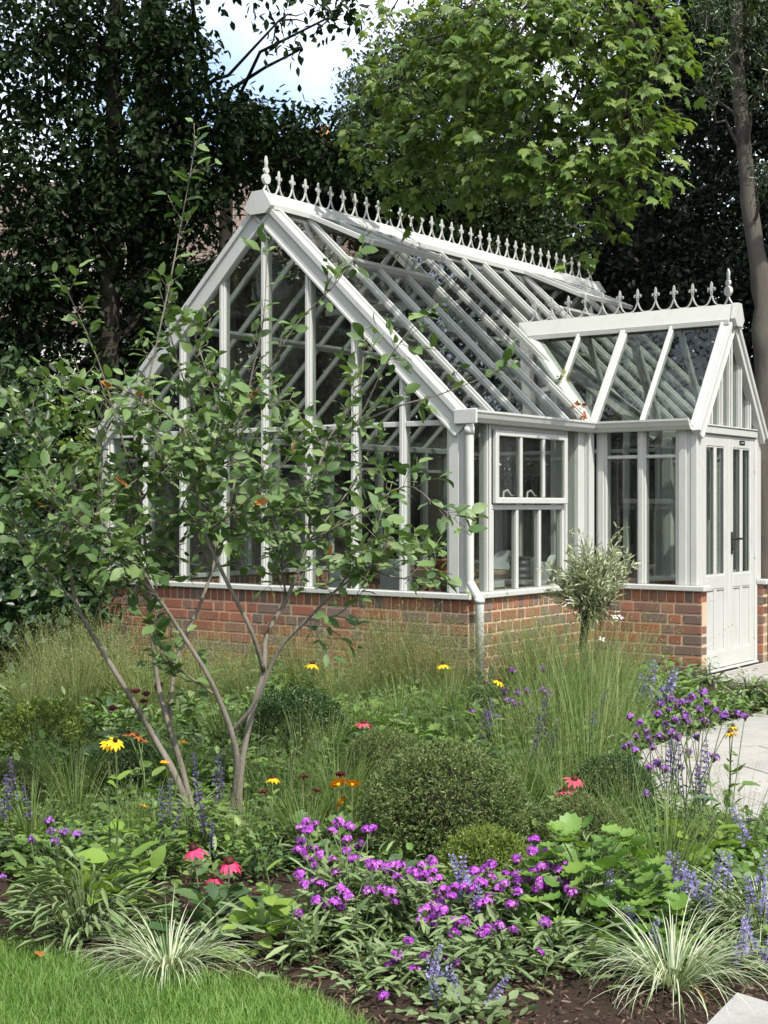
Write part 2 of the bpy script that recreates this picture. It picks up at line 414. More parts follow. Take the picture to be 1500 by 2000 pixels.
# --- brick base
BR = {}
def brick_mesh(l, h, t):
    k = (round(l, 3), round(h, 3), round(t, 3))
    if k not in BR:
        mb = MB(); mb.box((0, -t/2, 0), (l, t/2, h), bev=.006); BR[k] = mb.mesh('brick', 'brick')
    return BR[k]
BT = .105; CH = .0845; J = .0115
def brick_wall(a, b, single, zb=0.0, ztop=.72):
    """low wall from a to b (centre line, local): mortar core, flemish courses, brick-on-edge on top; single(px along) says which bricks are objects"""
    a = Vector((*a, 0)); b = Vector((*b, 0)); d = (b - a); Lw = d.length; d.normalize(); ang = math.atan2(d.y, d.x)
    core = MB(); n = Vector((-d.y, d.x, 0)); t = BT/2 - .006
    core.prism([n*t, -n*t, d*Lw - n*t, d*Lw + n*t], (a.x, a.y, zb), (a.x, a.y, ztop))
    core = MB() if False else core
    w = G(core, 'dwarf_wall', 'mortar', label='low red brick base wall with sandy mortar')
    w['label'] = 'low red brick base wall'
    rest = MB(); bl = []
    nc = 7; hh = ztop - .105
    for c in range(nc):
        z1 = hh - c*(CH); z0 = z1 - CH + J
        x = 0.0; k = 0
        seq = (.228, .109) if c % 2 == 0 else (.109, .228)
        if c % 2: bl.append((0, .165, z0, z1 - z0)); x = .165 + J; 
        while x < Lw - .03:
            l = seq[k % 2] if True else 0; k += 1
            if Lw - (x + l) < .06: l = Lw - x
            bl.append((x, min(l, Lw - x), z0, z1 - z0)); x += l + J
    x = 0
    while x < Lw - .02:
        l = .066
        if Lw - (x + l) < .04: l = Lw - x
        bl.append((x, l, hh + J, .092)); x += l + J
    for x, l, z0, h in bl:
        jx = random.uniform(-.003, .003); jt = random.uniform(-.0015, .0025)
        if single(x, z0):
            o = put('brick', brick_mesh(round(l*100)/100 if l < .3 else l, h, BT), w, (a.x + d.x*x + n.x*jt, a.y + d.y*x + n.y*jt, z0 + random.uniform(-.0015, .0015)), (0, random.uniform(-.006, .006), ang))
        else:
            q = MB(); q.box((x, -BT/2 + jt, z0), (x + l, BT/2 + jt, z0 + h), bev=.005)
            rest.poly([(a.x + d.x*v[0] - d.y*v[1], a.y + d.y*v[0] + d.x*v[1], v[2]) for v in q.v], q.f)
    if rest.v: tag(rest.build('brickwork', 'brick', w), kind='stuff')
bo = BT/2
yes = lambda x, z: True; no = lambda x, z: False
brick_wall((-.03 + bo, -.06), (-.03 + bo, W + .03), lambda x, z: x < 1.6 and z > .0)          # gable end
brick_wall((-.03 + BT + .004, -.06 + bo), (PX0 - .03, -.06 + bo), yes)            # long side before porch
brick_wall((PX0 - .03 + bo, -PD - .05), (PX0 - .03 + bo, -.06 - .004), yes)       # porch cheek
brick_wall((PX1 + .03 - bo, -PD - .05), (PX1 + .03 - bo, -.06 - .004), no)
brick_wall((PX1 + .034, -.06 + bo), (L + .03, -.06 + bo), no)
brick_wall((L + .03 - bo, -.06 + BT + .004), (L + .03 - bo, W + .03 - BT - .004), no)
brick_wall((-.03 + BT + .004, W + .03 - bo), (L + .03, W + .03 - bo), no)
# short returns beside the door
# --- sills
def sill(pts):      # outer polyline handled as boxes
    mb = MB()
    for a, b in pts: mb.box(a, b, bev=.006)
    return G(mb, 'sill')
sill([((-.06, -.095, .722), (.09, W + .06, ZS))])
sill([((.0905, -.095, .722), (PX0 - .0605, .09, ZS - .001))])
sill([((PX0 - .06, -PD - .085, .722), (PX0 + .09, .088, ZS))])
sill([((PX1 - .09, -PD - .085, .722), (PX1 + .06, .088, ZS))])
sill([((PX1 + .0605, -.095, .722), (L + .06, .09, ZS - .001))])
sill([((L - .09, .0905, .722), (L + .06, W + .06, ZS))])
sill([((.0905, W - .09, .722), (L - .0905, W + .06, ZS - .001))])
# --- posts, rails and panes of a wall
def vbar(x0, y0, x1, y1, z0, z1, name='post'):
    mb = MB(); mb.box((x0, y0, z0), (x1, y1, z1), bev=.006); return G(mb, name)
def pane(pts, parent=None, t=.006):
    mb = MB(); mb.slab(pts, t); return G(mb, 'glass_pane', 'glass', parent)
def post_T(p, z0, z1, ax, w=.05, d=.075):
    """glazing post: body plus a narrow nosing outside; ax 'x' = wall runs along y (outside is -x)"""
    mb = MB(); x, y, s = p
    if ax == 'x':
        mb.box((x, y - w/2, z0), (x + s*d, y + w/2, z1), bev=.004); mb.box((x - s*.016, y - w*.28, z0), (x, y + w*.28, z1), bev=.004)
    else:
        mb.box((x - w/2, y, z0), (x + w/2, y + s*d, z1), bev=.004); mb.box((x - w*.28, y - s*.016, z0), (x + w*.28, y, z1), bev=.004)
    return mb
def zroof(y): return ZE + KM*min(y, W - y)
GV = [HW + k*.46 for k in (-3, -2, -1, 0, 1, 2, 3)]
def gable(x, s, door=False):
    """gable wall at local x, s = +1 when inside is +x"""
    for v in GV: G(post_T((x, v, s), ZS, zroof(v) - .05, 'x', .055 if abs(v - HW) > .1 else .06), 'post')
    for y0, y1 in ((0, .15), (W - .15, W)):
        mb = MB(); mb.box((x, y0, ZS), (x + s*.12, y1, ZE - .02), bev=.012); mb.box((x - s*.012, y0 + .03, ZS), (x, y1 - .03, ZE - .03), bev=.004); G(mb, 'corner_post')
    zs = [.15] + GV + [W - .15]
    for a, b in zip(zs[:-1], zs[1:]):
        a1 = a + (.03 if a > .2 else 0.001); b1 = b - (.03 if b < W - .2 else .001)
        mb = MB(); mb.box((x + s*.004, a1, 2.005), (x + s*.06, b1, 2.045), bev=.004); G(mb, 'rail')
        g = .022
        pane([(x + s*.03, a1 - g*0, ZS), (x + s*.03, b1, ZS), (x + s*.03, b1, 2.004), (x + s*.03, a1, 2.004)])
        tops = [(x + s*.03, b1, zroof(b1) - .06), (x + s*.03, a1, zroof(a1) - .06)]
        pane([(x + s*.03, a1, 2.046), (x + s*.03, b1, 2.046)] + tops)
    # verge boards: wide flat board with raised edges
    for sgn in (1, -1):
        y0 = -.055 if sgn > 0 else W + .055; y1 = HW
        nrm = Vector((0, -sgn*KM, 1)).normalized()
        A = Vector((x, y0, ZE - KM*.055)); B = Vector((x, y1, ZR))
        mb = MB()
        mb.beam(A - nrm*.075, B - nrm*.075, .05, .17, nrm, oz=0)
        mb.beam(A - nrm*.010 + Vector((-s*.034, 0, 0)), B - nrm*.010 + Vector((-s*.034, 0, 0)), .022, .045, nrm)
        mb.beam(A - nrm*.145 + Vector((-s*.031, 0, 0)), B - nrm*.145 + Vector((-s*.031, 0, 0)), .014, .022, nrm)
        G(mb, 'verge_board')
gable(0, 1); gable(L, -1)
def mbox(*bxs, bev=.005):
    mb = MB()
    for a, b in bxs: mb.box(a, b, bev=bev)
    return mb
# long sides: plain bays on the left wall and beyond the porch
def side_bays(y, s, xs, z1=2.03):
    for i, xx in enumerate(xs): G(post_T((xx, y, s), ZS, z1, 'y', .05), 'post')
    for a, b in zip(xs[:-1], xs[1:]):
        pane([(a + .026, y + s*.03, ZS), (b - .026, y + s*.03, ZS), (b - .026, y + s*.03, z1), (a + .026, y + s*.03, z1)])
xs = [.14 + k*(L - .28)/12 for k in range(13)]
side_bays(W, -1, xs)
G(mbox(((.13, W - .075, 2.031), (L - .13, W + .005, 2.09))), 'eaves_beam')
G(mbox(((.13, W - .065, 1.80), (L - .13, W - .02, 1.835))), 'rail')
xr = [PX1 + .08 + k*(L - PX1 - .20)/5 for k in range(6)]
side_bays(0, 1, xr)
G(mbox(((PX1 + .04, -.005, 2.031), (L - .13, .075, 2.09))), 'eaves_beam')
G(mbox(((.125, -.005, 2.031), (PX0 - .01, .075, 2.09))), 'eaves_beam')
# side wall before the porch: narrow pane, top-hung window, posts to inner corner
pane([(.125, .03, ZS), (.335, .03, ZS), (.335, .03, 2.03), (.125, .03, 2.03)])
for xx in (.355, 1.535): G(post_T((xx, 0, 1), ZS, 2.03, 'y', .05), 'post')
wnd = G(mbox(((.382, -.012, 1.985), (1.508, .05, 2.029)), ((.382, -.008, 1.378), (1.508, .05, 1.418)), ((.382, -.008, ZS), (.415, .05, 1.376)), ((1.475, -.008, ZS), (1.508, .05, 1.376))), 'window_frame')
for xx in (.77, 1.12): G(mbox(((xx - .017, -.004, ZS), (xx + .017, .045, 1.377))), 'glazing_bar', parent=wnd)
for a, b in ((.416, .752), (.788, 1.102), (1.138, 1.474)): pane([(a, .02, ZS), (b, .02, ZS), (b, .02, 1.377), (a, .02, 1.377)], wnd)
sash = G(mbox(((.388, -.045, 1.425), (.435, -.009, 1.982)), ((1.455, -.045, 1.425), (1.502, -.009, 1.982)), ((.436, -.045, 1.425), (1.454, -.009, 1.472)), ((.436, -.045, 1.938), (1.454, -.009, 1.982))), 'window_sash')
for xx in (.77, 1.12): G(mbox(((xx - .017, -.042, 1.473), (xx + .017, -.012, 1.937))), 'glazing_bar', parent=sash)
for a, b in ((.436, .752), (.788, 1.102), (1.138, 1.454)): pane([(a, -.025, 1.473), (b, -.025, 1.473), (b, -.025, 1.937), (a, -.025, 1.937)], sash)
for xx in (.72, 1.08):
    mb = MB(); mb.tube([(xx - .09, .03, 1.43), (xx - .085, .045, 1.48), (xx - .06, .055, 1.515), (xx - .01, .055, 1.53), (xx + .02, .045, 1.50)], .009, 8)
    mb.box((xx - .10, -.008, 1.42), (xx - .07, .035, 1.438)); mb.tube([(xx - .01, .05, 1.53), (xx + .02, .04, 1.49), (xx + .05, .035, 1.485)], .007, 6)
    G(mb, 'window_stay', parent=sash, flat=False)
pane([(1.562, .03, ZS), (1.742, .03, ZS), (1.742, .03, 2.03), (1.562, .03, 2.03)])
G(mbox(((1.745, -.01, ZS), (1.81, .10, 2.03)), ((1.812, -.004, ZS), (1.86, .09, 2.03)), ((1.862, -.03, ZS), (PX0 + .0, .10, 2.03)), ((PX0 - .10, -.055, ZS), (PX0 - .02, -.031, 2.03))), 'corner_post')
# porch cheek walls
def cheek(x, s):
    G(mbox(((x, -.155, ZS), (x + s*.09, -.06, 2.03)), ((x - s*.012, -.135, ZS), (x - s*.0005, -.08, 2.03))), 'corner_post')
    G(post_T((x, -.475, s), ZS, 2.03, 'x', .075), 'post')
    G(mbox(((x, -PD + .06, ZS), (x + s*.07, -PD + .19, 2.03)), ((x - s*.012, -PD + .09, ZS), (x - s*.0005, -PD + .16, 2.03))), 'post')
    G(mbox(((x - s*.004, -PD, ZS), (x + s*.10, -PD + .059, 2.09))), 'corner_post')
    for a, b in ((-PD + .191, -.514), (-.436, -.156)):
        pane([(x + s*.03, a, ZS), (x + s*.03, b, ZS), (x + s*.03, b, 2.03), (x + s*.03, a, 2.03)])
        G(mbox(((x + s*.005, a, 1.80), (x + s*.05, b, 1.828))), 'rail')
    G(mbox(((x - s*.005, -PD + .061, 2.031), (x + s*.075, -.06, 2.088))), 'eaves_beam')
cheek(PX0, 1); cheek(PX1, -1)
# --- porch front: frame, double doors, glazed gable
YF = -PD
DX0, DX1 = PX0 + .125, PX1 - .125
G(mbox(((PX0 + .101, YF + .004, .045), (DX0 - .002, YF + .085, 2.0))), 'door_frame')
G(mbox(((DX1 + .002, YF + .004, .045), (PX1 - .101, YF + .085, 2.0))), 'door_frame')
G(mbox(((PX0 + .1, YF - .012, 2.001), (PX1 - .1, YF + .085, 2.06)), ((PX0 + .1, YF - .022, 2.061), (PX1 - .1, YF + .03, 2.075))), 'door_head')
G(mbox(((PX0 + .1, YF - .02, .04), (PX1 - .1, YF + .1, .058))), 'threshold')
# brick cheeks' inner ends show beside the door; fill between sill wall and frame below sill
G(mbox(((PX0 + .0776, YF + .001, .04), (PX0 + .1005, YF + .085, .72))), 'door_frame')
G(mbox(((PX1 - .1005, YF + .001, .04), (PX1 - .0776, YF + .085, .72))), 'door_frame')
DM = (DX0 + DX1)/2; yf = YF + .012; yb = YF + .062
def door_leaf(x0, x1, handle):
    st = .085
    d = G(mbox(((x0, yf, .062), (x0 + st, yb, 1.996)), ((x1 - st, yf, .062), (x1, yb, 1.996)), ((x0 + st + .0005, yf + .001, 1.90), (x1 - st - .0005, yb - .001, 1.995)),
               ((x0 + st + .0005, yf + .001, .72), (x1 - st - .0005, yb - .001, .835)), ((x0 + st + .0005, yf + .001, .063), (x1 - st - .0005, yb - .001, .20))), 'door', label='door leaf with glazed top and panelled bottom')
    xm = (x0 + x1)/2
    G(mbox(((xm - .018, yf + .003, .8355), (xm + .018, yb - .003, 1.8995))), 'glazing_bar', parent=d)
    G(mbox(((xm - .018, yf + .003, .2005), (xm + .018, yb - .003, .7195))), 'muntin', parent=d)
    for a, b in ((x0 + st, xm - .018), (xm + .018, x1 - st)):
        pane([(a, yf + .025, .836), (b, yf + .025, .836), (b, yf + .025, 1.8995), (a, yf + .025, 1.8995)], d)
        G(mbox(((a + .001, yf + .016, .201), (b - .001, yb - .016, .719))), 'panel', parent=d)
        # beading round glass and panel
        mb = MB()
        for z0, z1 in ((.2005, .7195), (.8355, 1.8995)):
            for (p, q) in (((a, z0), (a + .009, z1)), ((b - .009, z0), (b, z1)), ((a + .009, z1 - .009), (b - .009, z1)), ((a + .009, z0), (b - .009, z0 + .009))):
                mb.box((p[0], yf + .006, p[1]), (q[0], yf + .0155, q[1]))
        G(mb, 'beading', parent=d)
    if handle:
        hx = x0 + .045
        mb = MB(); mb.box((hx - .016, yf - .008, 1.0), (hx + .016, yf - .0005, 1.19), bev=.004)
        mb.tube([(hx, yf - .006, 1.13), (hx, yf - .05, 1.13)], .010, 10); mb.tube([(hx - .005, yf - .05, 1.13), (hx + .05, yf - .052, 1.132), (hx + .125, yf - .046, 1.128)], [.011, .010, .008], 10)
        mb.tube([(hx, yf - .013, 1.045), (hx, yf - .004, 1.045)], .009, 10)
        G(mb, 'handle', 'black_metal', d)
        mb = MB(); mb.box((x0 + .22, yf - .004, 1.93), (x0 + .335, yf + .0005, 1.968), bev=.002); pl = G(mb, 'maker_plate', 'black_metal', d)
        mb = MB()
        for k, (dx, w) in enumerate(((.245, .016), (.268, .006), (.285, .022))): mb.box((x0 + dx, yf - .0052, 1.945), (x0 + dx + w, yf - .0041, 1.953))
        G(mb, 'plate_mark', 'lead', d)
    for zz in (.3, 1.0, 1.75):
        mb = MB(); hxx = x0 + .004 if not handle else x1 - .004
        mb.tube([(hxx, yf - .006, zz - .04), (hxx, yf - .006, zz + .04)], .008, 8); G(mb, 'hinge', parent=d)
    return d
door_leaf(DX0, DM - .002, False); door_leaf(DM + .002, DX1, True)
def zp(x): return ZE + KP*min(x - PX0, PX1 - x)
pv = [PX0 + .10, PX0 + .30, PX0 + .51, PXM, PX1 - .51, PX1 - .30, PX1 - .10]
pv = [PX0 + .27, PX0 + .475, PXM, PX1 - .475, PX1 - .27]
for x in pv: G(post_T((x, YF, 1), 2.076, zp(x) - .05, 'y', .04, .06), 'post')
ee = [PX0 + .05] + pv + [PX1 - .05]
for a, b in zip(ee[:-1], ee[1:]):
    a1 = a + .021; b1 = b - .021
    tp = [(b1, YF + .03, zp(b1) - .04), (a1, YF + .03, zp(a1) - .04)]
    if tp[0][2] < 2.09: tp = tp[1:]
    if tp[-1][2] < 2.09: tp = tp[:-1]
    pane([(a1, YF + .03, 2.076), (b1, YF + .03, 2.076)] + tp)
for sgn in (1, -1):
    x0 = PX0 - .05 if sgn > 0 else PX1 + .05
    nrm = Vector((-sgn*KP, 0, 1)).normalized()
    A = Vector((x0, YF - .004, ZE - KP*.05)); B = Vector((PXM, YF - .004, ZPR)); mb = MB()
    mb.beam(A - nrm*.045, B - nrm*.045, .055, .11, nrm); o = Vector((0, -.036, 0))
    mb.beam(A - nrm*.004 + o, B - nrm*.004 + o, .02, .036, nrm); mb.beam(A - nrm*.09 + o*.95, B - nrm*.09 + o*.95, .014, .018, nrm)
    G(mb, 'verge_board')
# --- roofs
def y_low(x):   # lower end of main right slope glass: eaves or porch valley
    if PX0 <= x <= PX1: return YB*(1 - abs(x - PXM)/(PXM - PX0))
    return -.03
def rp(x, y, dz=0):   # point on the main right slope
    return Vector((x, y, ZE + KM*y + dz))
def rl(x, y, dz=0):
    return Vector((x, W - y, ZE + KM*y + dz))
BX = [.045 + .3885*k for k in range(15)]; BX[-1] = L - .05
BX = [min(b, L - .05) for b in BX]
nR = Vector((0, -KM, 1)).normalized(); nL = Vector((0, KM, 1)).normalized()
YT = HW - .10
VENTS = [(1, 4), (10, 13)]
def in_vent(k): return any(a < k < b for a, b in VENTS)
def vent_bay(k): return any(a <= k < b for a, b in VENTS)
YV = 1.39
for k, x in enumerate(BX):
    for fn, nn, low in ((rp, nR, y_low(x)), (rl, nL, -.03)):
        top = YV if (in_vent(k) and fn is rp) else YT
        mb = MB(); wide = (.038 if k % 4 == 0 else .028)*(1 if fn is rp else .72)
        mb.beam(fn(x, low), fn(x, top), wide, .034, nn, oz=-.006); mb.beam(fn(x, low), fn(x, top), wide*.55, .022, nn, oz=.022)
        if k % 4 == 0 and fn is rp: mb.beam(fn(x, low + .05), fn(x, top - .02), .032, .055, nn, oz=-.052)
        G(mb, 'rafter' if k % 4 == 0 else 'glazing_bar')
for k in range(len(BX) - 1):
    a, b = BX[k] + .018, BX[k+1] - .018
    top = YV - .02 if vent_bay(k) else YT
    pts = [rp(a, y_low(a)), rp(b, y_low(b)), rp(b, top), rp(a, top)]
    if a < PXM < b: pts.insert(1, rp(PXM, YB))
    for c in (PX0, PX1):
        if a < c < b: pts.insert(1, rp(c, 0))
    pane(pts)
    pane([rl(b, -.03), rl(a, -.03), rl(a, YT), rl(b, YT)])
# vent curbs and open lids
for a, b in VENTS:
    xa, xb = BX[a], BX[b]
    mb = MB(); mb.beam(rp(xa - .02, YV), rp(xb + .02, YV), .05, .07, nR, oz=.01); G(mb, 'vent_curb')
    hinge = rp(xa, HW - .13, .045); th = math.atan(KM) - R(19)
    dv = Vector((0, -math.cos(th), -math.sin(th))); ll = .69; un = Vector((0, -math.sin(th), math.cos(th)))
    P0 = Vector((xa, hinge.y, hinge.z)); P1 = Vector((xb, hinge.y, hinge.z))
    mb = MB()
    mb.beam(P0, P0 + dv*ll, .045, .04, un); mb.beam(P1, P1 + dv*ll, .045, .04, un)
    mb.beam(P0 + dv*ll, P1 + dv*ll, .05, .045, un); mb.beam(P0, P1, .04, .04, un)
    v = G(mb, 'roof_vent', label='top-hung roof vent propped open')
    for t in (1/3, 2/3):
        q = P0.lerp(P1, t); mb = MB(); mb.beam(q, q + dv*ll, .03, .03, un, oz=.006); G(mb, 'glazing_bar', parent=v)
    for t in range(3):
        q0 = P0.lerp(P1, t/3) + Vector((.018, 0, 0)); q1 = P0.lerp(P1, (t+1)/3) - Vector((.018, 0, 0)); pane([q0, q1, q1 + dv*ll, q0 + dv*ll], v)
    mb = MB(); m0 = P0.lerp(P1, .5) + dv*ll*.85; mb.tube([m0, rp((xa + xb)/2, YV + .02, -.02)], .008, 6); G(mb, 'vent_arm', parent=v)
# purlins, ties, plates inside
for yy in (1.0,):
    for fn, nn in ((rp, nR), (rl, nL)):
        if fn is rl:
            mb = MB(); mb.beam(fn(.06, yy), fn(L - .06, yy), .05, .05, nn, oz=-.16); G(mb, 'purlin')
        else:
            for x0, x1 in ((.06, 2.58), (2.7, L - .06)):
                mb = MB(); mb.beam(fn(x0, yy), fn(x1, yy), .05, .05, nn, oz=-.16); G(mb, 'purlin')
for x in (BX[4], BX[8], BX[12]):
    mb = MB(); mb.beam((x, HW - .62, ZR - .70), (x, HW + .62, ZR - .70), .035, .06); G(mb, 'collar_tie')
# valleys
for sgn in (1, -1):
    A = Vector((PX0 if sgn > 0 else PX1, 0, ZE + .01)); B = Vector((PXM, YB, ZPR + .0)); nn = (nR + Vector((-sgn*KP, 0, 1)).normalized()).normalized()
    mb = MB(); mb.beam(A, B, .15, .014, nn, oz=.012); mb.beam(A, B, .06, .09, nn, oz=-.06); G(mb, 'valley')
# porch roof slopes
def pp(x_off, y, sgn, dz=0):     # x_off from eaves towards ridge
    x = PX0 + x_off if sgn > 0 else PX1 - x_off
    return Vector((x, y, ZE + KP*x_off + dz))
HXp = PXM - PX0
for sgn in (1, -1):
    nn = Vector((-sgn*KP, 0, 1)).normalized()
    ys = [YF + .03, -.475, -.02, .42]
    for i, y in enumerate(ys):
        lo = -.03 if y < 0 else y/YB*HXp
        mb = MB(); wide = .075 if i in (2,) else .04
        mb.beam(pp(lo, y, sgn), pp(HXp - .07, y, sgn), wide, .05, nn, oz=-.012); mb.beam(pp(lo, y, sgn), pp(HXp - .07, y, sgn), wide*.6, .022, nn, oz=.022)
        G(mb, 'rafter' if i == 2 else 'glazing_bar')
    t = HXp - .06
    for i, (y0, y1) in enumerate(((ys[0], ys[1]), (ys[1], ys[2]), (ys[2], ys[3]), (ys[3], YB*.9))):
        y0 += .02; y1 -= .02
        l0 = -.03 if y0 < 0 else y0/YB*HXp + .03; l1 = -.03 if y1 < 0 else y1/YB*HXp + .03
        pane([pp(l0, y0, sgn), pp(l1, y1, sgn), pp(t, y1, sgn), pp(t, y0, sgn)])
# --- ridge caps, cresting
def ridge_cap(a, b, k, run, top=.04):
    """cap with two flaps along a->b; k = slope, run = horizontal reach each side"""
    a = Vector(a); b = Vector(b); d = (b - a).normalized(); n = Vector((-d.y, d.x, 0)); t = .055
    prof = [n*run + Vector((0,0,-k*run + t)), n*top + Vector((0,0,t)), -n*top + Vector((0,0,t)), -n*run + Vector((0,0,-k*run + t)),
            -n*run + Vector((0,0,-k*run + t - .03)), n*0 + Vector((0,0,t - .05)), n*run + Vector((0,0,-k*run + t - .03))]
    mb = MB(); mb.prism(prof[::-1], a, b)
    # roll and seam along the lower edges
    for s in (1, -1): mb.beam(a + n*s*run + Vector((0,0,-k*run + t - .016)), b + n*s*run + Vector((0,0,-k*run + t - .016)), .022, .046, (0,0,1))
    return mb
mrc = G(ridge_cap((-.03, HW, ZR), (L + .03, HW, ZR), KM, .128, .03), 'ridge_cap')
prc = G(ridge_cap((PXM, YF - .03, ZPR), (PXM, YB + .12, ZPR), KP, .10, .03), 'ridge_cap')
def end_plate(x, parent, ax, sgn, hw, ht, zc):
    mb = MB(); pr = [(-hw, -ht*.55), (-hw*.55, -ht), (hw*.55, -ht), (hw, -ht*.55), (hw*.42, ht*.5), (-hw*.42, ht*.5)]
    if ax == 'x': pts = [(x, HW + p, zc + q) for p, q in pr]
    else: pts = [(PXM + p, x, zc + q) for p, q in pr]
    mb.slab(pts, .045); return G(mb, 'ridge_end_plate', parent=parent)
end_plate(-.055, mrc, 'x', 1, .145, .125, ZR - .005); end_plate(L + .055, mrc, 'x', -1, .145, .125, ZR - .005)
end_plate(YF - .06, prc, 'y', 1, .10, .13, ZPR - .005)
def flat_strip(mb, pts, w, t):
    """flat iron scroll in the xz plane"""
    pts = [Vector((p[0], 0, p[1])) for p in pts]
    for i, p in enumerate(pts[:-1]): mb.beam(p, pts[i+1], t, w, Vector((0, 0, 1)) if abs((pts[i+1]-p).normalized().z) < .97 else Vector((1, 0, 0)), bev=0)
def leafshape(mb, cx, cz, w, h, t, lean=0, seg=8):
    o = [(cx + lean*(q) + w*math.sin(math.pi*q)**.8*(1), cz + h*q) for q in [i/seg for i in range(seg+1)]] + [(cx + lean*q - w*math.sin(math.pi*q)**.8, cz + h*q) for q in [i/seg for i in range(seg-1, 0, -1)]]
    k = len(o); mb.poly([(x, -t/2, z) for x, z in o] + [(x, t/2, z) for x, z in o], [tuple(range(k)), tuple(range(k, 2*k))[::-1]] + [((i+1) % k, i, k + i, k + (i+1) % k) for i in range(k)])
SPC = .172
mb = MB(); tt = .012
arc = [(-SPC/2 + SPC/2*q, .004 + .092*q**3.2) for q in [i/6 for i in range(7)]]
flat_strip(mb, arc, .010, tt); flat_strip(mb, [(-x, z) for x, z in arc], .010, tt)
flat_strip(mb, [(0, .088), (0, .100)], .008, tt*.9)
flat_strip(mb, [(0, .098), (-.010, .114), (0, .130)], .006, tt); flat_strip(mb, [(0, .098), (.010, .114), (0, .130)], .006, tt*.95)
leafshape(mb, 0, .130, .0115, .080, tt)
for s in (1, -1): flat_strip(mb, [(0, .134), (s*.012, .150), (s*.026, .156), (s*.033, .143), (s*.027, .134)], .010, tt*.9)
mb.box((-.016, -.007, .128), (.016, .007, .135))
FIN = mb.mesh('finial', 'frame_paint')
mb = MB(); flat_strip(mb, [(-.05, .002), (-.018, .04), (0, .075)], .012, tt); flat_strip(mb, [(.05, .002), (.018, .04), (0, .075)], .012, tt)
def disc(cz, r, t):
    o = [(r*math.cos(a), cz + r*math.sin(a)) for a in [2*math.pi*i/14 for i in range(14)]]
    mb.poly([(x, -t/2, z) for x, z in o] + [(x, t/2, z) for x, z in o], [tuple(range(14)), tuple(range(14, 28))[::-1]] + [((i+1) % 14, i, 14 + i, 14 + (i+1) % 14) for i in range(14)])
disc(.115, .042, .03); disc(.185, .026, .024); mb.box((-.018, -.008, .072), (.018, .008, .082)); mb.box((-.012, -.008, .152), (.012, .008, .162))
leafshape(mb, 0, .205, .016, .10, .014); mb.box((-.016, -.007, .214), (.016, .007, .223))
FEND = mb.mesh('end_finial', 'frame_paint')
nf = int((L - .1)/SPC)
for k in range(nf + 1):
    x = .19 + k*SPC
    if x > L - .12: break
    put('finial', FIN, mrc, (x, HW, ZR + .055), (0, 0, random.uniform(-.03, .03)))
put('end_finial', FEND, mrc, (.03, HW, ZR + .055), (0, 0, .0)); put('end_finial', FEND, mrc, (L - .03, HW, ZR + .055))
for k in range(11):
    y = YF + .17 + k*SPC
    if y > YB + .1: break
    put('finial', FIN, prc, (PXM, y, ZPR + .055), (0, 0, R(90) + random.uniform(-.03, .03)))
put('end_finial', FEND, prc, (PXM, YF + .02, ZPR + .055), (0, 0, R(60)))
# --- gutters and downpipe
def gutter(a, b, out, mit0=0, mit1=0):
    a = Vector(a); b = Vector(b); d = (b - a).normalized(); o = Vector(out)
    prof = [(.006, 2.035), (.03, 2.018), (.07, 2.022), (.088, 2.045), (.098, 2.052), (.108, 2.078), (.118, 2.092), (.118, 2.108), (.104, 2.108), (.10, 2.085), (.08, 2.055), (.02, 2.04), (.012, 2.10), (.006, 2.10)]
    mb = MB(); k = len(prof)
    V = [a + o*p + Vector((0,0,z)) - d*mit0*p for p, z in prof] + [b + o*p + Vector((0,0,z)) + d*mit1*p for p, z in prof]
    mb.poly(V, [tuple(range(k))[::-1], tuple(range(k, 2*k))] + [(i, (i+1) % k, k + (i+1) % k, k + i) for i in range(k)])
    return G(mb, 'gutter')
gutter((-.035, -.012, 0), (PX0 - .012, -.012, 0), (0, -1, 0), 0, -1)
gutter((PX0 - .012, -.012, 0), (PX0 - .012, YF + .02, 0), (-1, 0, 0), -1, 0)
gutter((PX1 + .012, YF + .02, 0), (PX1 + .012, -.012, 0), (1, 0, 0), 0, -1)
gutter((PX1 + .012, -.012, 0), (L + .03, -.012, 0), (0, -1, 0), -1, 0)
gutter((L + .03, W + .012, 0), (-.03, W + .012, 0), (0, 1, 0))
G(mbox(((-.055, -.15, 2.005), (-.036, .05, 2.115)), bev=.006), 'gutter_end')
mb = MB()
px_, py_ = -.012, -.062; py2 = -.150
mb.tube([(px_, py_, 2.03), (px_, py_, 1.98), (px_, py_, .875), (px_, py_ - .004, .85), (px_, py_ - .02, .825), (px_, py2 + .02, .755), (px_, py2 + .004, .73), (px_, py2, .70), (px_, py2, .06)], .033, 16)
mb.tube([(px_, py_, 1.985), (px_, py_, 1.93)], .038, 16); mb.tube([(px_, py2, .70), (px_, py2, .735)], .038, 16)
mb.tube([(px_, py2, .10), (px_, py2, .07), (px_ - .0, py2 - .03, .03), (px_, py2 - .07, .012)], .036, 16)
G(mb, 'downpipe', flat=False, label='round pale downpipe with offset bend')
# --- inside: floor
mb = MB(); mb.box((.03, .0, .0), (L - .03, W, .035)); mb.box((PX0 + .08, -PD + .1, .0), (PX1 - .08, -.0005, .0345)); fl = G(mb, 'floor', 'mortar')
mb = MB(); n = 0
for i in range(9):
    for j in range(6):
        a = (.08 + i*.61, .05 + j*.62); o = MB(); o.box((*a, .035), (a[0] + .60, min(a[1] + .61, W - .06), .042), bev=.002); G(o, 'floor_slab', 'floor_stone', parent=fl)
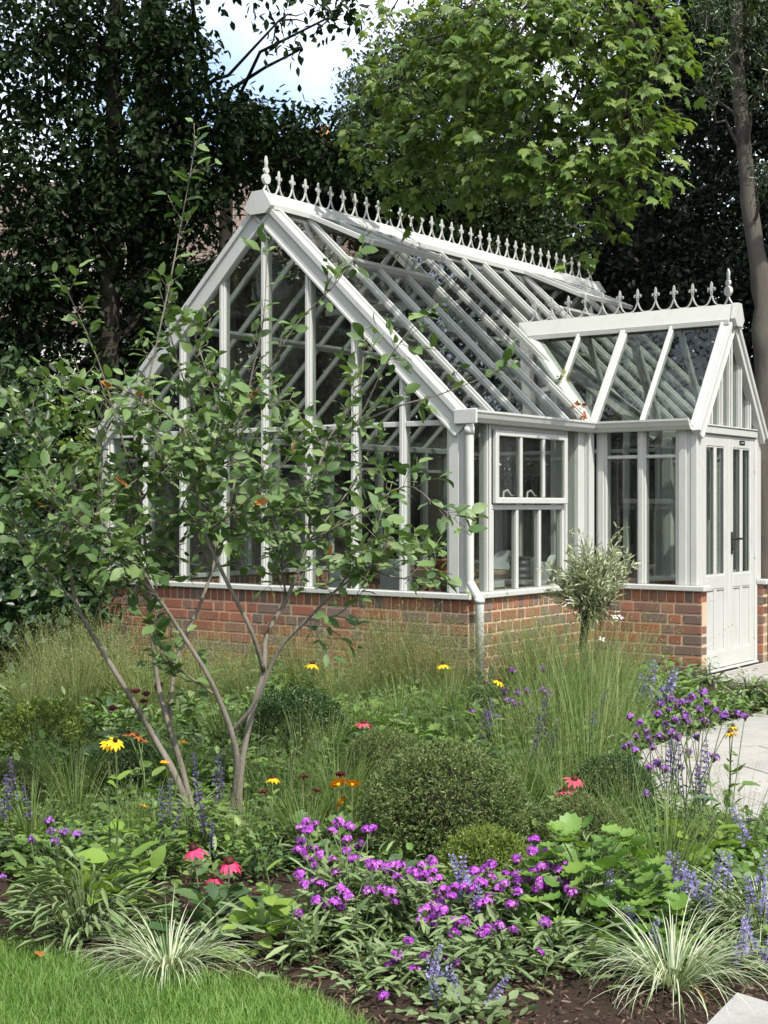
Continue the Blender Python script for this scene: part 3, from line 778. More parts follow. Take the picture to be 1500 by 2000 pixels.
# ------------------------------------------------------------------ leaf shapes (y = length, z = upper side)
def tpl_ovate(w=.25, fold=.06, curl=-.06):
    return ([(0,0,0),(w,.32,fold),(w*.8,.66,fold*.7),(0,1,curl),(-w*.8,.66,fold*.7),(-w,.32,fold)], [(0,1,2,3),(0,3,4,5)])
def tpl_diamond(w=.22, fold=.05):
    return ([(0,0,0),(w,.45,fold),(0,1,0),(-w,.45,fold)], [(0,1,2),(0,2,3)])
def tpl_fine(w=.28, n=5, fold=.07, curl=-.14, wav=.02):
    v = []; f = []
    for i in range(n + 1):
        t = i/n; ww = w*math.sin(math.pi*min(1, t**.85))**.75 if 0 < t < 1 else .012
        zc = curl*t*t
        v += [(-ww, t, zc + fold*ww/w + wav*math.sin(i*2.1)), (0, t, zc), (ww, t, zc + fold*ww/w + wav*math.cos(i*2.3))]
    for i in range(n):
        a = i*3; f += [(a, a+1, a+4, a+3), (a+1, a+2, a+5, a+4)]
    return (v, f)
def tpl_maple():
    o = [(0,-.02),(.10,.02),(.30,-.06),(.28,.08),(.50,.16),(.37,.26),(.52,.44),(.33,.44),(.36,.60),(.20,.54),(.15,.68),(.11,.80),(0,1.0)]
    o = o + [(-x, y) for x, y in o[-2:0:-1]]
    v = [(0, .30, .0)] + [(x, y, -.30*(x*x + (y-.3)**2) + (.02 if i % 2 else -.02)) for i, (x, y) in enumerate(o)]
    n = len(o); return (v, [(0, 1 + i, 1 + (i+1) % n) for i in range(n)])
def tpl_toothed(w=.24, n=6):      # serrate lance leaf
    v = []; f = []
    for i in range(n + 1):
        t = i/n; ww = w*math.sin(math.pi*min(1, max(0, t*.93+.04)))**.8*(1.0 if i % 2 else .8)
        if i == n: ww = .004
        v += [(-ww, t, .05*ww/w - .16*t*t), (0, t, -.16*t*t - .01), (ww, t, .05*ww/w - .16*t*t)]
    for i in range(n):
        a = i*3; f += [(a, a+1, a+4, a+3), (a+1, a+2, a+5, a+4)]
    return (v, f)
def tpl_round(n=18, scal=.07):    # round scalloped leaf on a stalk end
    o = [(.5*(1 + (scal if i % 2 else -scal))*math.sin(2*math.pi*i/n), .5 - .5*(1 + (scal if i % 2 else -scal))*math.cos(2*math.pi*i/n)*(.75 if i == 0 else 1)) for i in range(n)]
    m = [(x*.55, .42 + (y - .42)*.55, -.02 + (.035 if i % 2 else -.015)) for i, (x, y) in enumerate(o)]
    v = [(0, .42, -.06)] + m + [(x, y, .12*(x*x + (y-.5)**2)*2 + (.05 if i % 2 else -.03)) for i, (x, y) in enumerate(o)]
    return (v, [(0, 1 + i, 1 + (i+1) % n) for i in range(n)] + [(1 + i, 1 + n + i, 1 + n + (i+1) % n, 1 + (i+1) % n) for i in range(n)])
T_OV = tpl_ovate(); T_DI = tpl_diamond(); T_MA = tpl_maple(); T_NE = tpl_diamond(.10, .02); T_LA = tpl_ovate(.12, .03, -.12); T_TO = tpl_toothed(); T_RO = tpl_round(); T_FI = tpl_fine(); T_BR = tpl_ovate(.36, .08, -.1)
def clumps_points(cl, n, rng, power=2.0, zflat=1):
    """points in ellipsoid clumps [(centre, radii)], denser towards the outside; also outward direction"""
    c = np.array([tuple(a) for a, _ in cl], float); r = np.array([b if hasattr(b, '__len__') else (b,)*3 for _, b in cl], float)
    w = (r.prod(axis=1))**(2/3); k = rng.choice(len(cl), n, p=w/w.sum())
    d = rnd_dirs(n, rng); u = rng.random(n)**(1/power)
    return c[k] + d*r[k]*u[:, None], unit(d/r[k]*r[k].mean())
def foliage(cl, twigs, per, spread, size, tpl, rng, up=.5, out=.6, droop=.25, power=2.2, jit=.35, stuff=None):
    """leaves grouped on twigs: V, loops, starts"""
    tp, od = clumps_points(cl, twigs, rng, power)
    if stuff is not None: tp, od = stuff(tp, od)
    twigs = len(tp)
    td = unit(od*out + rnd_dirs(twigs, rng)*.8 + np.array([0, 0, up*.3 - droop]))
    P = np.repeat(tp, per, 0); D0 = np.repeat(td, per, 0); n = len(P)
    t = rng.random(n) - .5
    P = P + D0*(t*spread*2)[:, None] + rng.normal(size=(n, 3))*spread*.28
    side = unit(np.cross(D0, rnd_dirs(n, rng)))
    D = unit(D0*.6 + side*.8 + np.array([0, 0, -droop]))
    N = unit(np.array([0, 0, 1.0])*up + np.repeat(od, per, 0)*.4 + rnd_dirs(n, rng)*jit*1.6)
    S = size*rng.uniform(.65, 1.25, n)
    return P, frames(D, N), S
def bent(a, b, k, amp, rng, sag=0):
    a = np.array(a, float); b = np.array(b, float); L_ = np.linalg.norm(b - a)
    off = rng.normal(size=(k + 1, 3))*amp*L_; off[0] = off[-1] = 0
    return [tuple(a + (b - a)*i/k + off[i]*math.sin(math.pi*i/k) + np.array([0, 0, sag*L_*math.sin(math.pi*i/k)])) for i in range(k + 1)]
def tree(name, label, base, stems, cl, twigs, per, spread, size, tpl, mat, bark='bark_dark', seed=1, up=.5, droop=.25, power=2.2, limbs=True, cat='tree', group=None, sticks=0, out=.6, jit=.35, limb_r=.045):
    """stems: [[(x,y,z,r)...]] world polylines; crown of leaves in the clumps"""
    rng = np.random.default_rng(seed); base = Vector(base)
    T = thing(name, label, cat, base, group=group)
    for st in stems:
        mb = MB(); pts = []; rad = []
        for a, b in zip(st[:-1], st[1:]):
            for i in range(3):
                t = i/3; pts.append(Vector(a[:3]).lerp(Vector(b[:3]), t) - base + Vector(rng.normal(size=3)*a[3]*.12)); rad.append((a[3] + (b[3] - a[3])*t)*(1 + rng.normal()*.05))
        pts.append(Vector(st[-1][:3]) - base); rad.append(st[-1][3]); mb.tube(pts, rad, 10); mb.build('trunk', bark, T, flat=False)
    if limbs:
        mb = MB(); top = [Vector(p[:3]) for st in stems for p in st[1:]]
        for c, r in cl:
            c = Vector(c); s = min(top, key=lambda q: (q - c).length + max(0, q.z - c.z)*1.5)
            pts = [Vector(p) - base for p in bent(s, c, 5, .05, rng, .06)]; mb.tube(pts, [limb_r*(1 - .75*i/5) for i in range(6)], 5)
            for _ in range(4):
                e = c + Vector(rnd_dirs(1, rng)[0])*(r if not hasattr(r, '__len__') else sum(r)/3)*.8
                mb.tube([Vector(p) - base for p in bent(c, e, 3, .08, rng, .05)], [.014, .011, .008, .004], 4)
        mb.build('limbs', bark, T, flat=False)
    P, Rm, S = foliage(cl, twigs, per, spread, size, tpl, rng, up, out, droop, power, jit)
    V, l, s = scatter(tpl, P - np.array(base), Rm, S)
    cr = put('crown', np_mesh('crown', V, l, s, mat), T); cr['kind'] = 'stuff'
    return T
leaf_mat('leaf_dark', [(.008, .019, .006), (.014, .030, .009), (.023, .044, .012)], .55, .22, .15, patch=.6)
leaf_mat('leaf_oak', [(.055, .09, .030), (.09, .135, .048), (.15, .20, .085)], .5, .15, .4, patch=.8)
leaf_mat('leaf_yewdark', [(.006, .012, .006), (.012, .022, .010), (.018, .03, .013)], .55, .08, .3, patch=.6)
leaf_mat('leaf_maple', [(.072, .135, .028), (.108, .185, .042), (.155, .235, .06), (.21, .27, .085)], .5, .38, .35, (1.3, 1.3, .55), patch=1.2)
leaf_mat('leaf_holly', [(.02, .045, .015), (.045, .08, .028), (.09, .125, .055)], .3, .12, .55)
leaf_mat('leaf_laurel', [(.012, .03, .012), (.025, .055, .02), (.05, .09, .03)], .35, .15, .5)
def C(px, py, Y, rx, ry, ry_d=None):      # clump: pixel-size radii at distance Y, depth radius in metres
    k = Y/FPX; return (at(px, py, Y), (rx*k, ry_d if ry_d else (rx + ry)*.5*k, ry*k))
def st(*q): return [(*at(a, b, Y), r) for a, b, Y, r in q]
# --- tall dark trees on the left, crowns reaching high above
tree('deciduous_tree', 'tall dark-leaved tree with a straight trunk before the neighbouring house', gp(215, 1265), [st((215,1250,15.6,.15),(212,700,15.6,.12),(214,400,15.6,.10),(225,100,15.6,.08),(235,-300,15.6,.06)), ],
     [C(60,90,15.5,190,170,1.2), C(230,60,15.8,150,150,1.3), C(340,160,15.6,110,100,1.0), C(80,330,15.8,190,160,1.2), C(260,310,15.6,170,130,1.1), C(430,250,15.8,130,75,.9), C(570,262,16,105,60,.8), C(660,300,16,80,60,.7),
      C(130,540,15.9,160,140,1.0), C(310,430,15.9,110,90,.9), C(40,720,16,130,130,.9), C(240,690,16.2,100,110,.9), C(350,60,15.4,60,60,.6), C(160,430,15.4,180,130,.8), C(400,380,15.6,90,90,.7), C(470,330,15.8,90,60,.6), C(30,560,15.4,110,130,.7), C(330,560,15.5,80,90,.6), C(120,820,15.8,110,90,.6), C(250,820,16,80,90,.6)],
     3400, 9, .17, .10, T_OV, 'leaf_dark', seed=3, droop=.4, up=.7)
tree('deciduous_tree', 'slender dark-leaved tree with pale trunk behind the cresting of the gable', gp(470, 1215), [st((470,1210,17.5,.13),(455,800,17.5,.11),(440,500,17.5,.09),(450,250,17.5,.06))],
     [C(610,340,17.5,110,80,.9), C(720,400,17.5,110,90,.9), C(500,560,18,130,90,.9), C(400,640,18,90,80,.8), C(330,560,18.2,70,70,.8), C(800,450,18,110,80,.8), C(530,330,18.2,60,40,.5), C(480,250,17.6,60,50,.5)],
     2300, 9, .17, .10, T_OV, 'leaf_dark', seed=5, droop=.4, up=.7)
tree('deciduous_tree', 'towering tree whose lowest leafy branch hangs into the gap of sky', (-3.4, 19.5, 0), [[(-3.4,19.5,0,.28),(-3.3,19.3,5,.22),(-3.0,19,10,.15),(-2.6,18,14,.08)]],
     [C(545,40,14,55,45,.5), C(590,95,14,30,30,.35), C(650,30,14,60,45,.5), C(450,-80,14.5,110,80,.8), C(620,-130,14.5,150,110,.9), (Vector((-3.6,15.5,10.5)), (2.6,2.4,2.2)), (Vector((-6.4,15.5,10)), (2.3,2.4,2.4)), (Vector((-1.2,15.5,10.8)), (1.9,2.0,2.0)), (Vector((-4,14,13)), (3,2.2,2)), (Vector((0.8,16.2,10.6)), (1.9,1.7,1.8)), (Vector((-8.6,14.5,9.5)), (2.0,2.3,2.6))],  # high clumps are out of view, placed to shade the trees below
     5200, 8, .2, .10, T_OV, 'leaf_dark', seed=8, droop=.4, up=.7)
# --- evergreen oak in the middle
tree('holm_oak', 'grey-green small-leaved evergreen tree rising behind the glazed roof', gp(850, 1205), [st((850,1200,18.5,.2),(850,700,18.5,.16),(840,400,18.5,.12),(830,150,18.5,.06))],
     [C(760,200,17.8,95,120,.9), C(850,110,18,110,100,.9), C(730,360,17.8,85,100,.8), C(870,350,17.8,130,130,1.0), C(990,420,18,120,110,.9), C(960,210,18.2,110,130,.9), C(800,470,18,120,80,.8), C(930,60,18.4,120,90,.8), C(1060,480,18,100,100,.8), C(700,260,18.2,50,90,.6)],
     4600, 13, .13, .062, T_OV, 'leaf_oak', seed=11, droop=.05, up=.5, out=.9)
# --- dark evergreens behind on the right
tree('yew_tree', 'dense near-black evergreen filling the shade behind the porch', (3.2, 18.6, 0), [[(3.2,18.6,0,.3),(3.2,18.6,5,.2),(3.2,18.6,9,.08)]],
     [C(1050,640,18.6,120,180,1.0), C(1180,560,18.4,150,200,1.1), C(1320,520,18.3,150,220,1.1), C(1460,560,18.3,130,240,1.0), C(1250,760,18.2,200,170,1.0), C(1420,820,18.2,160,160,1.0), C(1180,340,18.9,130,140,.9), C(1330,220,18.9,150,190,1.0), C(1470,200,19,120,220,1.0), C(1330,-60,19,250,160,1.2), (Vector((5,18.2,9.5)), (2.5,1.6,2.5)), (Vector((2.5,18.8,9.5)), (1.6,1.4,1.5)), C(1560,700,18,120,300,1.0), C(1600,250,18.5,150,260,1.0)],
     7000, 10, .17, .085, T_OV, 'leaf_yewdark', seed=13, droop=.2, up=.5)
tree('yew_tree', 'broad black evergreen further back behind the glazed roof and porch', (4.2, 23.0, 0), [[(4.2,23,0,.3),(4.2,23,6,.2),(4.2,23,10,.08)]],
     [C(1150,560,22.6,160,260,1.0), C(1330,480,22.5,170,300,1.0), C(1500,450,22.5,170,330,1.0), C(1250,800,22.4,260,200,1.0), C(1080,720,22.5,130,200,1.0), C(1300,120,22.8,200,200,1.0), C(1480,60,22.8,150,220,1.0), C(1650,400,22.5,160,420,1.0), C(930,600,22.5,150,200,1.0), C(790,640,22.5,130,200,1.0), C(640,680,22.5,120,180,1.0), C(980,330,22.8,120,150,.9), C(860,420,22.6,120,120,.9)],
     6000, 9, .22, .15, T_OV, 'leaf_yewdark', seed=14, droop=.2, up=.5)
# --- tree with the pale trunk on the right, glossy leaves high up
tree('holly_tree', 'evergreen with pale grey trunk and glossy leaves high up behind the porch', gp(1486, 1270), [st((1500,1268,14.2,.125),(1490,840,14.2,.115),(1494,680,14.2,.105),(1486,560,14.2,.095),(1468,440,14.2,.085),(1452,300,14.2,.075),(1444,130,14.2,.07),(1430,-60,14.3,.05)), st((1494,690,14.2,.08),(1540,560,14.3,.07),(1600,380,14.5,.04))],
     [C(1400,130,13.6,55,40,.5), C(1460,60,13.7,70,50,.5), C(1380,30,13.7,60,45,.5), C(1490,170,13.7,50,60,.4), C(1370,185,13.7,35,25,.3), C(1490,345,13.7,30,45,.3), C(1450,-60,13.8,120,70,.7), C(1550,80,13.8,70,120,.6)],
     420, 13, .10, .062, T_LA, 'leaf_holly', 'bark_mid', seed=17, droop=.0, up=.7, out=1.0, limb_r=.022)
# --- laurel hedge low on the left, hedging further left
def hedge(name, label, cl, n, per, size, mat, seed, tpl=T_OV, cat='hedge', power=3, spread=.12):
    rng = np.random.default_rng(seed); b = Vector((sum(c[0][0] for c in cl)/len(cl), sum(c[0][1] for c in cl)/len(cl), 0))
    T = thing(name, label, cat, b)
    P, Rm, S = foliage(cl, n, per, spread, size, tpl, rng, .6, .9, .2, power, .4)
    k = P[:, 2] > .01; V, l, s = scatter(tpl, P[k] - np.array(b), Rm[k], S[k]); put('foliage', np_mesh('foliage', V, l, s, mat), T)['kind'] = 'stuff'
    mb = MB()
    for c, r in cl:
        g = Vector((c[0], c[1], 0)) - b
        for _ in range(3): mb.tube([Vector(p) for p in bent(g + Vector((rng.normal()*.1, rng.normal()*.1, 0)), Vector(c) - b + Vector(rng.normal(size=3))*.2, 4, .06, rng)], [.03, .025, .02, .014, .008], 5)
    mb.build('stems', 'bark_dark', T, flat=False); return T
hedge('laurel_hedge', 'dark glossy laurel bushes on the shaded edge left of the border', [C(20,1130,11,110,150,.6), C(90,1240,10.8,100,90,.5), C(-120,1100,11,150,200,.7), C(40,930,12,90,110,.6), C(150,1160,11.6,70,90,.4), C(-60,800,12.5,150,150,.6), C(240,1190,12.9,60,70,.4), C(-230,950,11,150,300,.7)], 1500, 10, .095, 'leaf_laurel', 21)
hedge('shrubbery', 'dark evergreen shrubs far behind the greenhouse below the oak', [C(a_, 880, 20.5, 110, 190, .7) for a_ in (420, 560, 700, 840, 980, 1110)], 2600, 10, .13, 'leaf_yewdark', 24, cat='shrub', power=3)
hedge('shrub', 'bright green bush in sun between the dark trunks', [C(75,800,14.5,70,45,.4), C(30,830,14.5,60,60,.4), C(180,900,14.3,60,60,.4)], 200, 9, .08, 'leaf_maple', 23, cat='shrub')
for i, (x, y, rx, ry, h, lab) in enumerate(((-10.5, 6.5, 1.8, 7.5, 9.0, 'unseen tall row of garden trees added on the left for the glass to reflect'), (12.5, 16.0, 2.0, 8.0, 8.5, 'unseen tall row of garden trees added on the right for the glass to reflect'), (0.5, -9.0, 9, 1.6, 2.6, 'unseen garden hedge added behind the lawn for reflections'))):
    hedge('unseen_garden_hedge', lab, [(Vector((x, y, h*.5)), (rx, ry, h*.62))], 6500, 9, .30, 'leaf_dark', 30 + i, power=3, spread=.35)  # out of view, added so the panes reflect dark foliage instead of sky
# --- neighbouring house behind the left trees
HB = Vector((-4.5, 27.0, 0))
H = thing('neighbouring_house', 'white rendered house with brown tiled roof seen through the trees', 'house', HB)
mb = MB(); mb.box((-5, 0, 0), (4.6, 7, 5.0)); mb.box((-5.0, .9, 5.0), (4.6, 6.1, 6.2)); mb.build('wall', 'render_wall', H)
ra = math.atan2(2.7, 2.5); dv = Vector((0, math.cos(ra), math.sin(ra))); un = Vector((0, -math.sin(ra), math.cos(ra)))
rf = MB(); rf.prism([(-5.3, -.15, 4.78), (-5.3, 3.5, 8.35), (-5.3, 7.15, 4.78), (-5.3, 7.15, 4.70), (-5.3, 3.5, 8.25), (-5.3, -.15, 4.70)], (0,0,0), (10.2, 0, 0)); rf = rf.build('roof', 'roof_tile', H)
rng = np.random.default_rng(5)
for k in range(24):          # tile courses
    mb = MB(); a = Vector((0, -.2, 4.80)) + dv*(k*.205); dvk = Vector((0, 3.65, 3.57)).normalized(); a = Vector((0, -.2, 4.78)) + dvk*(k*.212); u2 = Vector((0, -dvk.z, dvk.y))
    for j in range(60):
        x0 = -5.35 + j*.17 + (.085 if k % 2 else 0); q = a + u2*(.02 + rng.uniform(0, .012))
        mb.poly([Vector((x0, q.y, q.z)), Vector((x0 + .164, q.y, q.z)), Vector((x0 + .164, q.y, q.z)) + dvk*.26 - u2*.015, Vector((x0, q.y, q.z)) + dvk*.26 - u2*.015,
                 Vector((x0, q.y, q.z)) - u2*.016, Vector((x0 + .164, q.y, q.z)) - u2*.016], [(0,1,2,3), (4,5,1,0)])
    mb.build('tile_course', 'roof_tile', rf)
mb = MB(); mb.box((3.0, 3.1, 7.6), (3.9, 4.0, 9.0)); mb.box((2.95, 3.05, 9.0), (3.95, 4.05, 9.15)); mb.build('chimney', 'brick', rf)
for x in (3.2, 3.7): mb = MB(); mb.lathe([(.13, 9.15), (.12, 9.5), (.15, 9.55), (.12, 9.58)], 12, (x, 3.55, 0)); mb.build('chimney_pot', 'chimney_pot', rf)
for x, z in ((-4, 1.0), (-1.8, 1.0), (1.2, 1.0), (-3.6, 3.2), (-.6, 3.2), (2.2, 3.2)):
    mb = MB(); mb.box((x, -.03, z), (x + 1.2, .02, z + 1.25)); w = mb.build('window', 'frame_paint', H)
    for a in (.06, .63): mb = MB(); mb.box((x + a, -.04, z + .06), (x + a + .5, -.031, z + 1.19)); mb.build('pane', 'black_metal', w)
# --- dark board fence and brick pier behind the greenhouse
fa = gl2w(-.6, W + 2.3); fb = gl2w(L + 3.5, W + 2.3)
fd = (fb - fa).normalized(); fn = Vector((-fd.y, fd.x, 0)); nb = 75
F = thing('board_fence', 'black upright-board fence behind the greenhouse', 'fence', fa, math.atan2(fd.y, fd.x))
mb = MB(); mb.box((0, 0, 0), (.128, .02, 1.75), bev=.003); BM = mb.mesh('board', 'black_fence')
for k in range(nb): put('board', BM, F, (k*.135, random.uniform(-.004, .004), random.uniform(-.01, .01)))
for z in (.3, 1.45): mb = MB(); mb.box((0, .021, z), (nb*.135, .06, z + .08)); mb.build('rail', 'black_fence', F)
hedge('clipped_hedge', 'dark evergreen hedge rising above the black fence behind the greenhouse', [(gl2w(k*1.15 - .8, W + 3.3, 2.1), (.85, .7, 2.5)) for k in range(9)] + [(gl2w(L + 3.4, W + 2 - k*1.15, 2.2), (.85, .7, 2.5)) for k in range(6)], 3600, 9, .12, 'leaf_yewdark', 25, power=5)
fe = gl2w(L + 2.6, W + 2.3); fe2 = gl2w(L + 2.6, -3.5); d2 = (fe2 - fe).normalized()
F2 = thing('board_fence', 'black upright-board fence across the end of the garden', 'fence', fe, math.atan2(d2.y, d2.x))
for k in range(70): put('board', BM, F2, (k*.135, random.uniform(-.004, .004), random.uniform(-.01, .01)))
# --- maple: lower boughs in sun, crown high above
MBASE = Vector((6.0, 12.6, 0))
MT = thing('maple_tree', 'maple with sunlit lobed leaves on boughs hanging over the greenhouse', 'tree', MBASE)
mb = MB(); mb.tube([Vector((0,0,0)), Vector((.05,0,2)), Vector((-.1,-.1,4.2)), Vector((-.3,-.2,7)), Vector((-.2,.5,10)), Vector((.1,1,12.5))], [.34,.27,.23,.18,.11,.05], 12); mb.build('trunk', 'bark_grey', MT, flat=False)
rng = np.random.default_rng(41)
mcl = [C(1010,20,10.8,140,80,.6), C(1180,10,10.6,130,80,.6), C(1270,80,10.6,50,80,.4), C(1100,130,10.6,130,80,.55), C(1235,190,10.5,70,70,.4), C(950,140,11.0,80,80,.5), C(1020,265,10.8,95,60,.45), C(1170,285,10.5,85,50,.4), C(1235,285,10.4,45,45,.3), C(1150,370,10.5,60,30,.3), C(1250,340,10.4,30,25,.2), C(1178,425,10.5,18,20,.12), C(1180,480,10.5,14,20,.10), C(870,80,11.2,55,70,.4),
       C(860,240,11.4,60,60,.4), C(780,310,11.8,45,40,.35), C(900,330,11.4,50,30,.3), C(1075,330,10.7,50,40,.3), C(800,150,11.6,60,50,.35), C(760,30,11.8,50,40,.3), C(730,250,11.9,40,40,.3), C(820,370,11.8,45,30,.25)]
mb = MB(); hub = Vector((5.9, 12.4, 7.0)); b1 = at(1300, -250, 11.2)
mb.tube([Vector(p) - MBASE for p in bent(hub, b1, 5, .04, rng, .1)], [.12,.105,.09,.08,.07,.06], 8)
for c, r in mcl:
    mb.tube([Vector(p) - MBASE for p in bent(b1, c, 6, .05, rng, .10)], [.028,.024,.02,.016,.012,.009,.006], 5)
mb.build('limbs', 'bark_dark', MT, flat=False)
tp, od = clumps_points(mcl, 860, rng, 2.0); mb = MB(); Ps = []; Ds = []; Ns = []
for p, o in zip(tp, od):
    d = unit(o*np.array([1,1,.3])*.9 + rng.normal(size=3)*.35 + np.array([.1, -.1, -.45])); Lq = rng.uniform(.16, .33); q = p + d*Lq
    mb.tube([Vector(p) - MBASE, Vector(p + d*Lq*.5 + np.array([0,0,.02])) - MBASE, Vector(q) - MBASE], [.0035,.003,.002], 3, cap=False)
    for j in range(rng.integers(4, 8)):
        t = rng.uniform(.15, 1.0); side = unit(np.cross(d, [0,0,1]))*(1 if j % 2 else -1); pet = rng.uniform(.02, .06)
        D = unit(d*.55 + side*rng.uniform(.3, 1) + np.array([0,0,-.35]) + rng.normal(size=3)*.2)
        Ps.append(p + d*Lq*t + D*pet); Ds.append(D); Ns.append(unit(np.array([0.15,-.25,1.0]) + rng.normal(size=3)*.42))
tag(mb.build('twigs', 'bark_dark', MT, flat=False), kind='stuff')
Ps = np.array(Ps); Rm = frames(np.array(Ds), np.array(Ns)); S = .096*rng.uniform(.5, 1.25, len(Ps))
order = np.argsort(Ps[:, 1] - Ps[:, 2]*.3 - (np.abs(Ps[:, 0]/Ps[:, 1]) < .27)*50 - (Ps[:, 2] < 1.4 + .35*Ps[:, 1])*50)
def as_parts(parent, base, tpls, mat, P, Rm, S, idx, name='leaf'):
    ms = []
    for t in tpls:
        V, l, s = scatter(t, np.zeros((1,3)), np.eye(3)[None], np.ones(1)); ms.append(np_mesh(name, V, l, s, mat))
    for k, i in enumerate(idx):
        o = bpy.data.objects.new(name, ms[k % len(ms)]); COL.objects.link(o); o.parent = parent
        M = Matrix.Identity(4)
        for a in range(3):
            for b in range(3): M[a][b] = Rm[i][a][b]*S[i]
            M[a][3] = P[i][a] - base[a]
        o.matrix_basis = M
as_parts(MT, MBASE, [T_MA], 'leaf_maple', Ps, Rm, S, order[:300])
rest = order[300:]
V, l, s = scatter(T_MA, Ps[rest] - np.array(MBASE), Rm[rest], S[rest]); put('foliage', np_mesh('foliage', V, l, s, 'leaf_maple'), MT)['kind'] = 'stuff'
hc = [(Vector((5.2,14.6,9.3)), (2.2,1.5,2.2)), (Vector((7.6,14.2,9)), (2.4,1.9,2.8)), (Vector((3.0,14.9,9.6)), (1.6,1.2,1.6)), (Vector((5.5,15,12)), (3.2,2,1.8)), (Vector((8.6,12.2,7)), (1.6,1.6,2)), (Vector((4.2,16.4,8.6)), (1.6,1.2,1.6))]  # upper crown out of view, shaped to shade the evergreens behind the porch
P, Rq, Sq = foliage(hc, 2600, 8, .22, .12, T_OV, rng, .8, .6, .4, 2.2, .35)
V, l, s = scatter(T_BR, P - np.array(MBASE), Rq, Sq); put('crown', np_mesh('crown', V, l, s, 'leaf_maple'), MT)['kind'] = 'stuff'
mb = MB()
for c, r in hc: mb.tube([Vector(p) - MBASE for p in bent(hub + Vector((0,.3,1)), c, 5, .05, rng, .05)], [.09,.075,.06,.045,.03,.015], 6)
mb.build('upper_limbs', 'bark_grey', MT, flat=False)
# ------------------------------------------------------------------ multi-stemmed small tree in the border
leaf_mat('leaf_shrub', [(.045, .092, .028), (.08, .145, .044), (.12, .195, .062), (.18, .255, .10), (.085, .145, .066)], .5, .24, .35, (1.2, 1.3, .55), patch=3)
leaf_mat('leaf_young', [(.12, .21, .045), (.16, .27, .06)], .45, .35)
leaf_mat('leaf_orange', [(.50, .16, .02), (.42, .20, .05)], .5, .25, tint=(1.2, 1, .6))
bark('bark_stem', (.085, .075, .06), (.34, .30, .245), 40)
SB = gp(415, 1618)
ST = thing('multi_stem_tree', 'airy multi-stemmed small tree with oval grey-green leaves growing from the border', 'tree', SB)
rng = np.random.default_rng(77)
Y0 = SB.y
def trace(q, d0, d1, r0, r1, name='stem', seg=8):
    """stem through points of the photograph, given its own depth run d0..d1 around the tree"""
    n = len(q); pts = []
    for i, (a, b) in enumerate(q):
        t = i/(n - 1); Yd = Y0 + d0 + (d1 - d0)*t + rng.normal()*.02; p = at(a, b, Yd)
        if i == 0 and b > 1590: p.z = -.01
        pts.append(p)
    # smooth
    out = []
    for i in range(n - 1):
        p0, p1, p2, p3 = pts[max(i-1, 0)], pts[i], pts[i+1], pts[min(i+2, n-1)]
        for k in range(4):
            t = k/4; out.append(.5*((2*p1) + (p2 - p0)*t + (2*p0 - 5*p1 + 4*p2 - p3)*t*t + (3*p1 - p0 - 3*p2 + p3)*t**3))
    out.append(pts[-1]); m = len(out)
    mb = MB(); mb.tube([p - SB for p in out], [(r0 + (r1 - r0)*i/(m-1))*(1 + rng.normal()*.04) for i in range(m)], seg); mb.build(name, 'bark_stem', ST, flat=False)
    return out
stems = [
 trace([(378,1625),(345,1520),(292,1425),(245,1345),(190,1255),(150,1180),(135,1090),(120,980)], 0, -.35, .017, .005),
 trace([(386,1622),(355,1500),(325,1400),(308,1330),(297,1240),(290,1120),(275,980),(262,850)], .02, .15, .0155, .005),
 trace([(330,1420),(345,1290),(395,1170),(430,1060),(455,960),(470,860)], .05, .40, .010, .005),
 trace([(448,1618),(463,1500),(452,1430),(425,1360),(398,1305),(350,1230),(310,1170),(240,1090),(190,1000)], 0, -.30, .0155, .005),
 trace([(466,1612),(470,1510),(490,1400),(515,1310),(520,1240),(560,1170),(600,1060),(610,960),(640,860)], .03, .20, .0165, .006),
 trace([(452,1430),(500,1370),(545,1270),(600,1210),(660,1150),(720,1110),(760,1060)], 0, -.40, .010, .004),
 trace([(515,1310),(490,1230),(440,1130),(400,1040),(380,930),(360,840)], .05, -.25, .011, .005)]
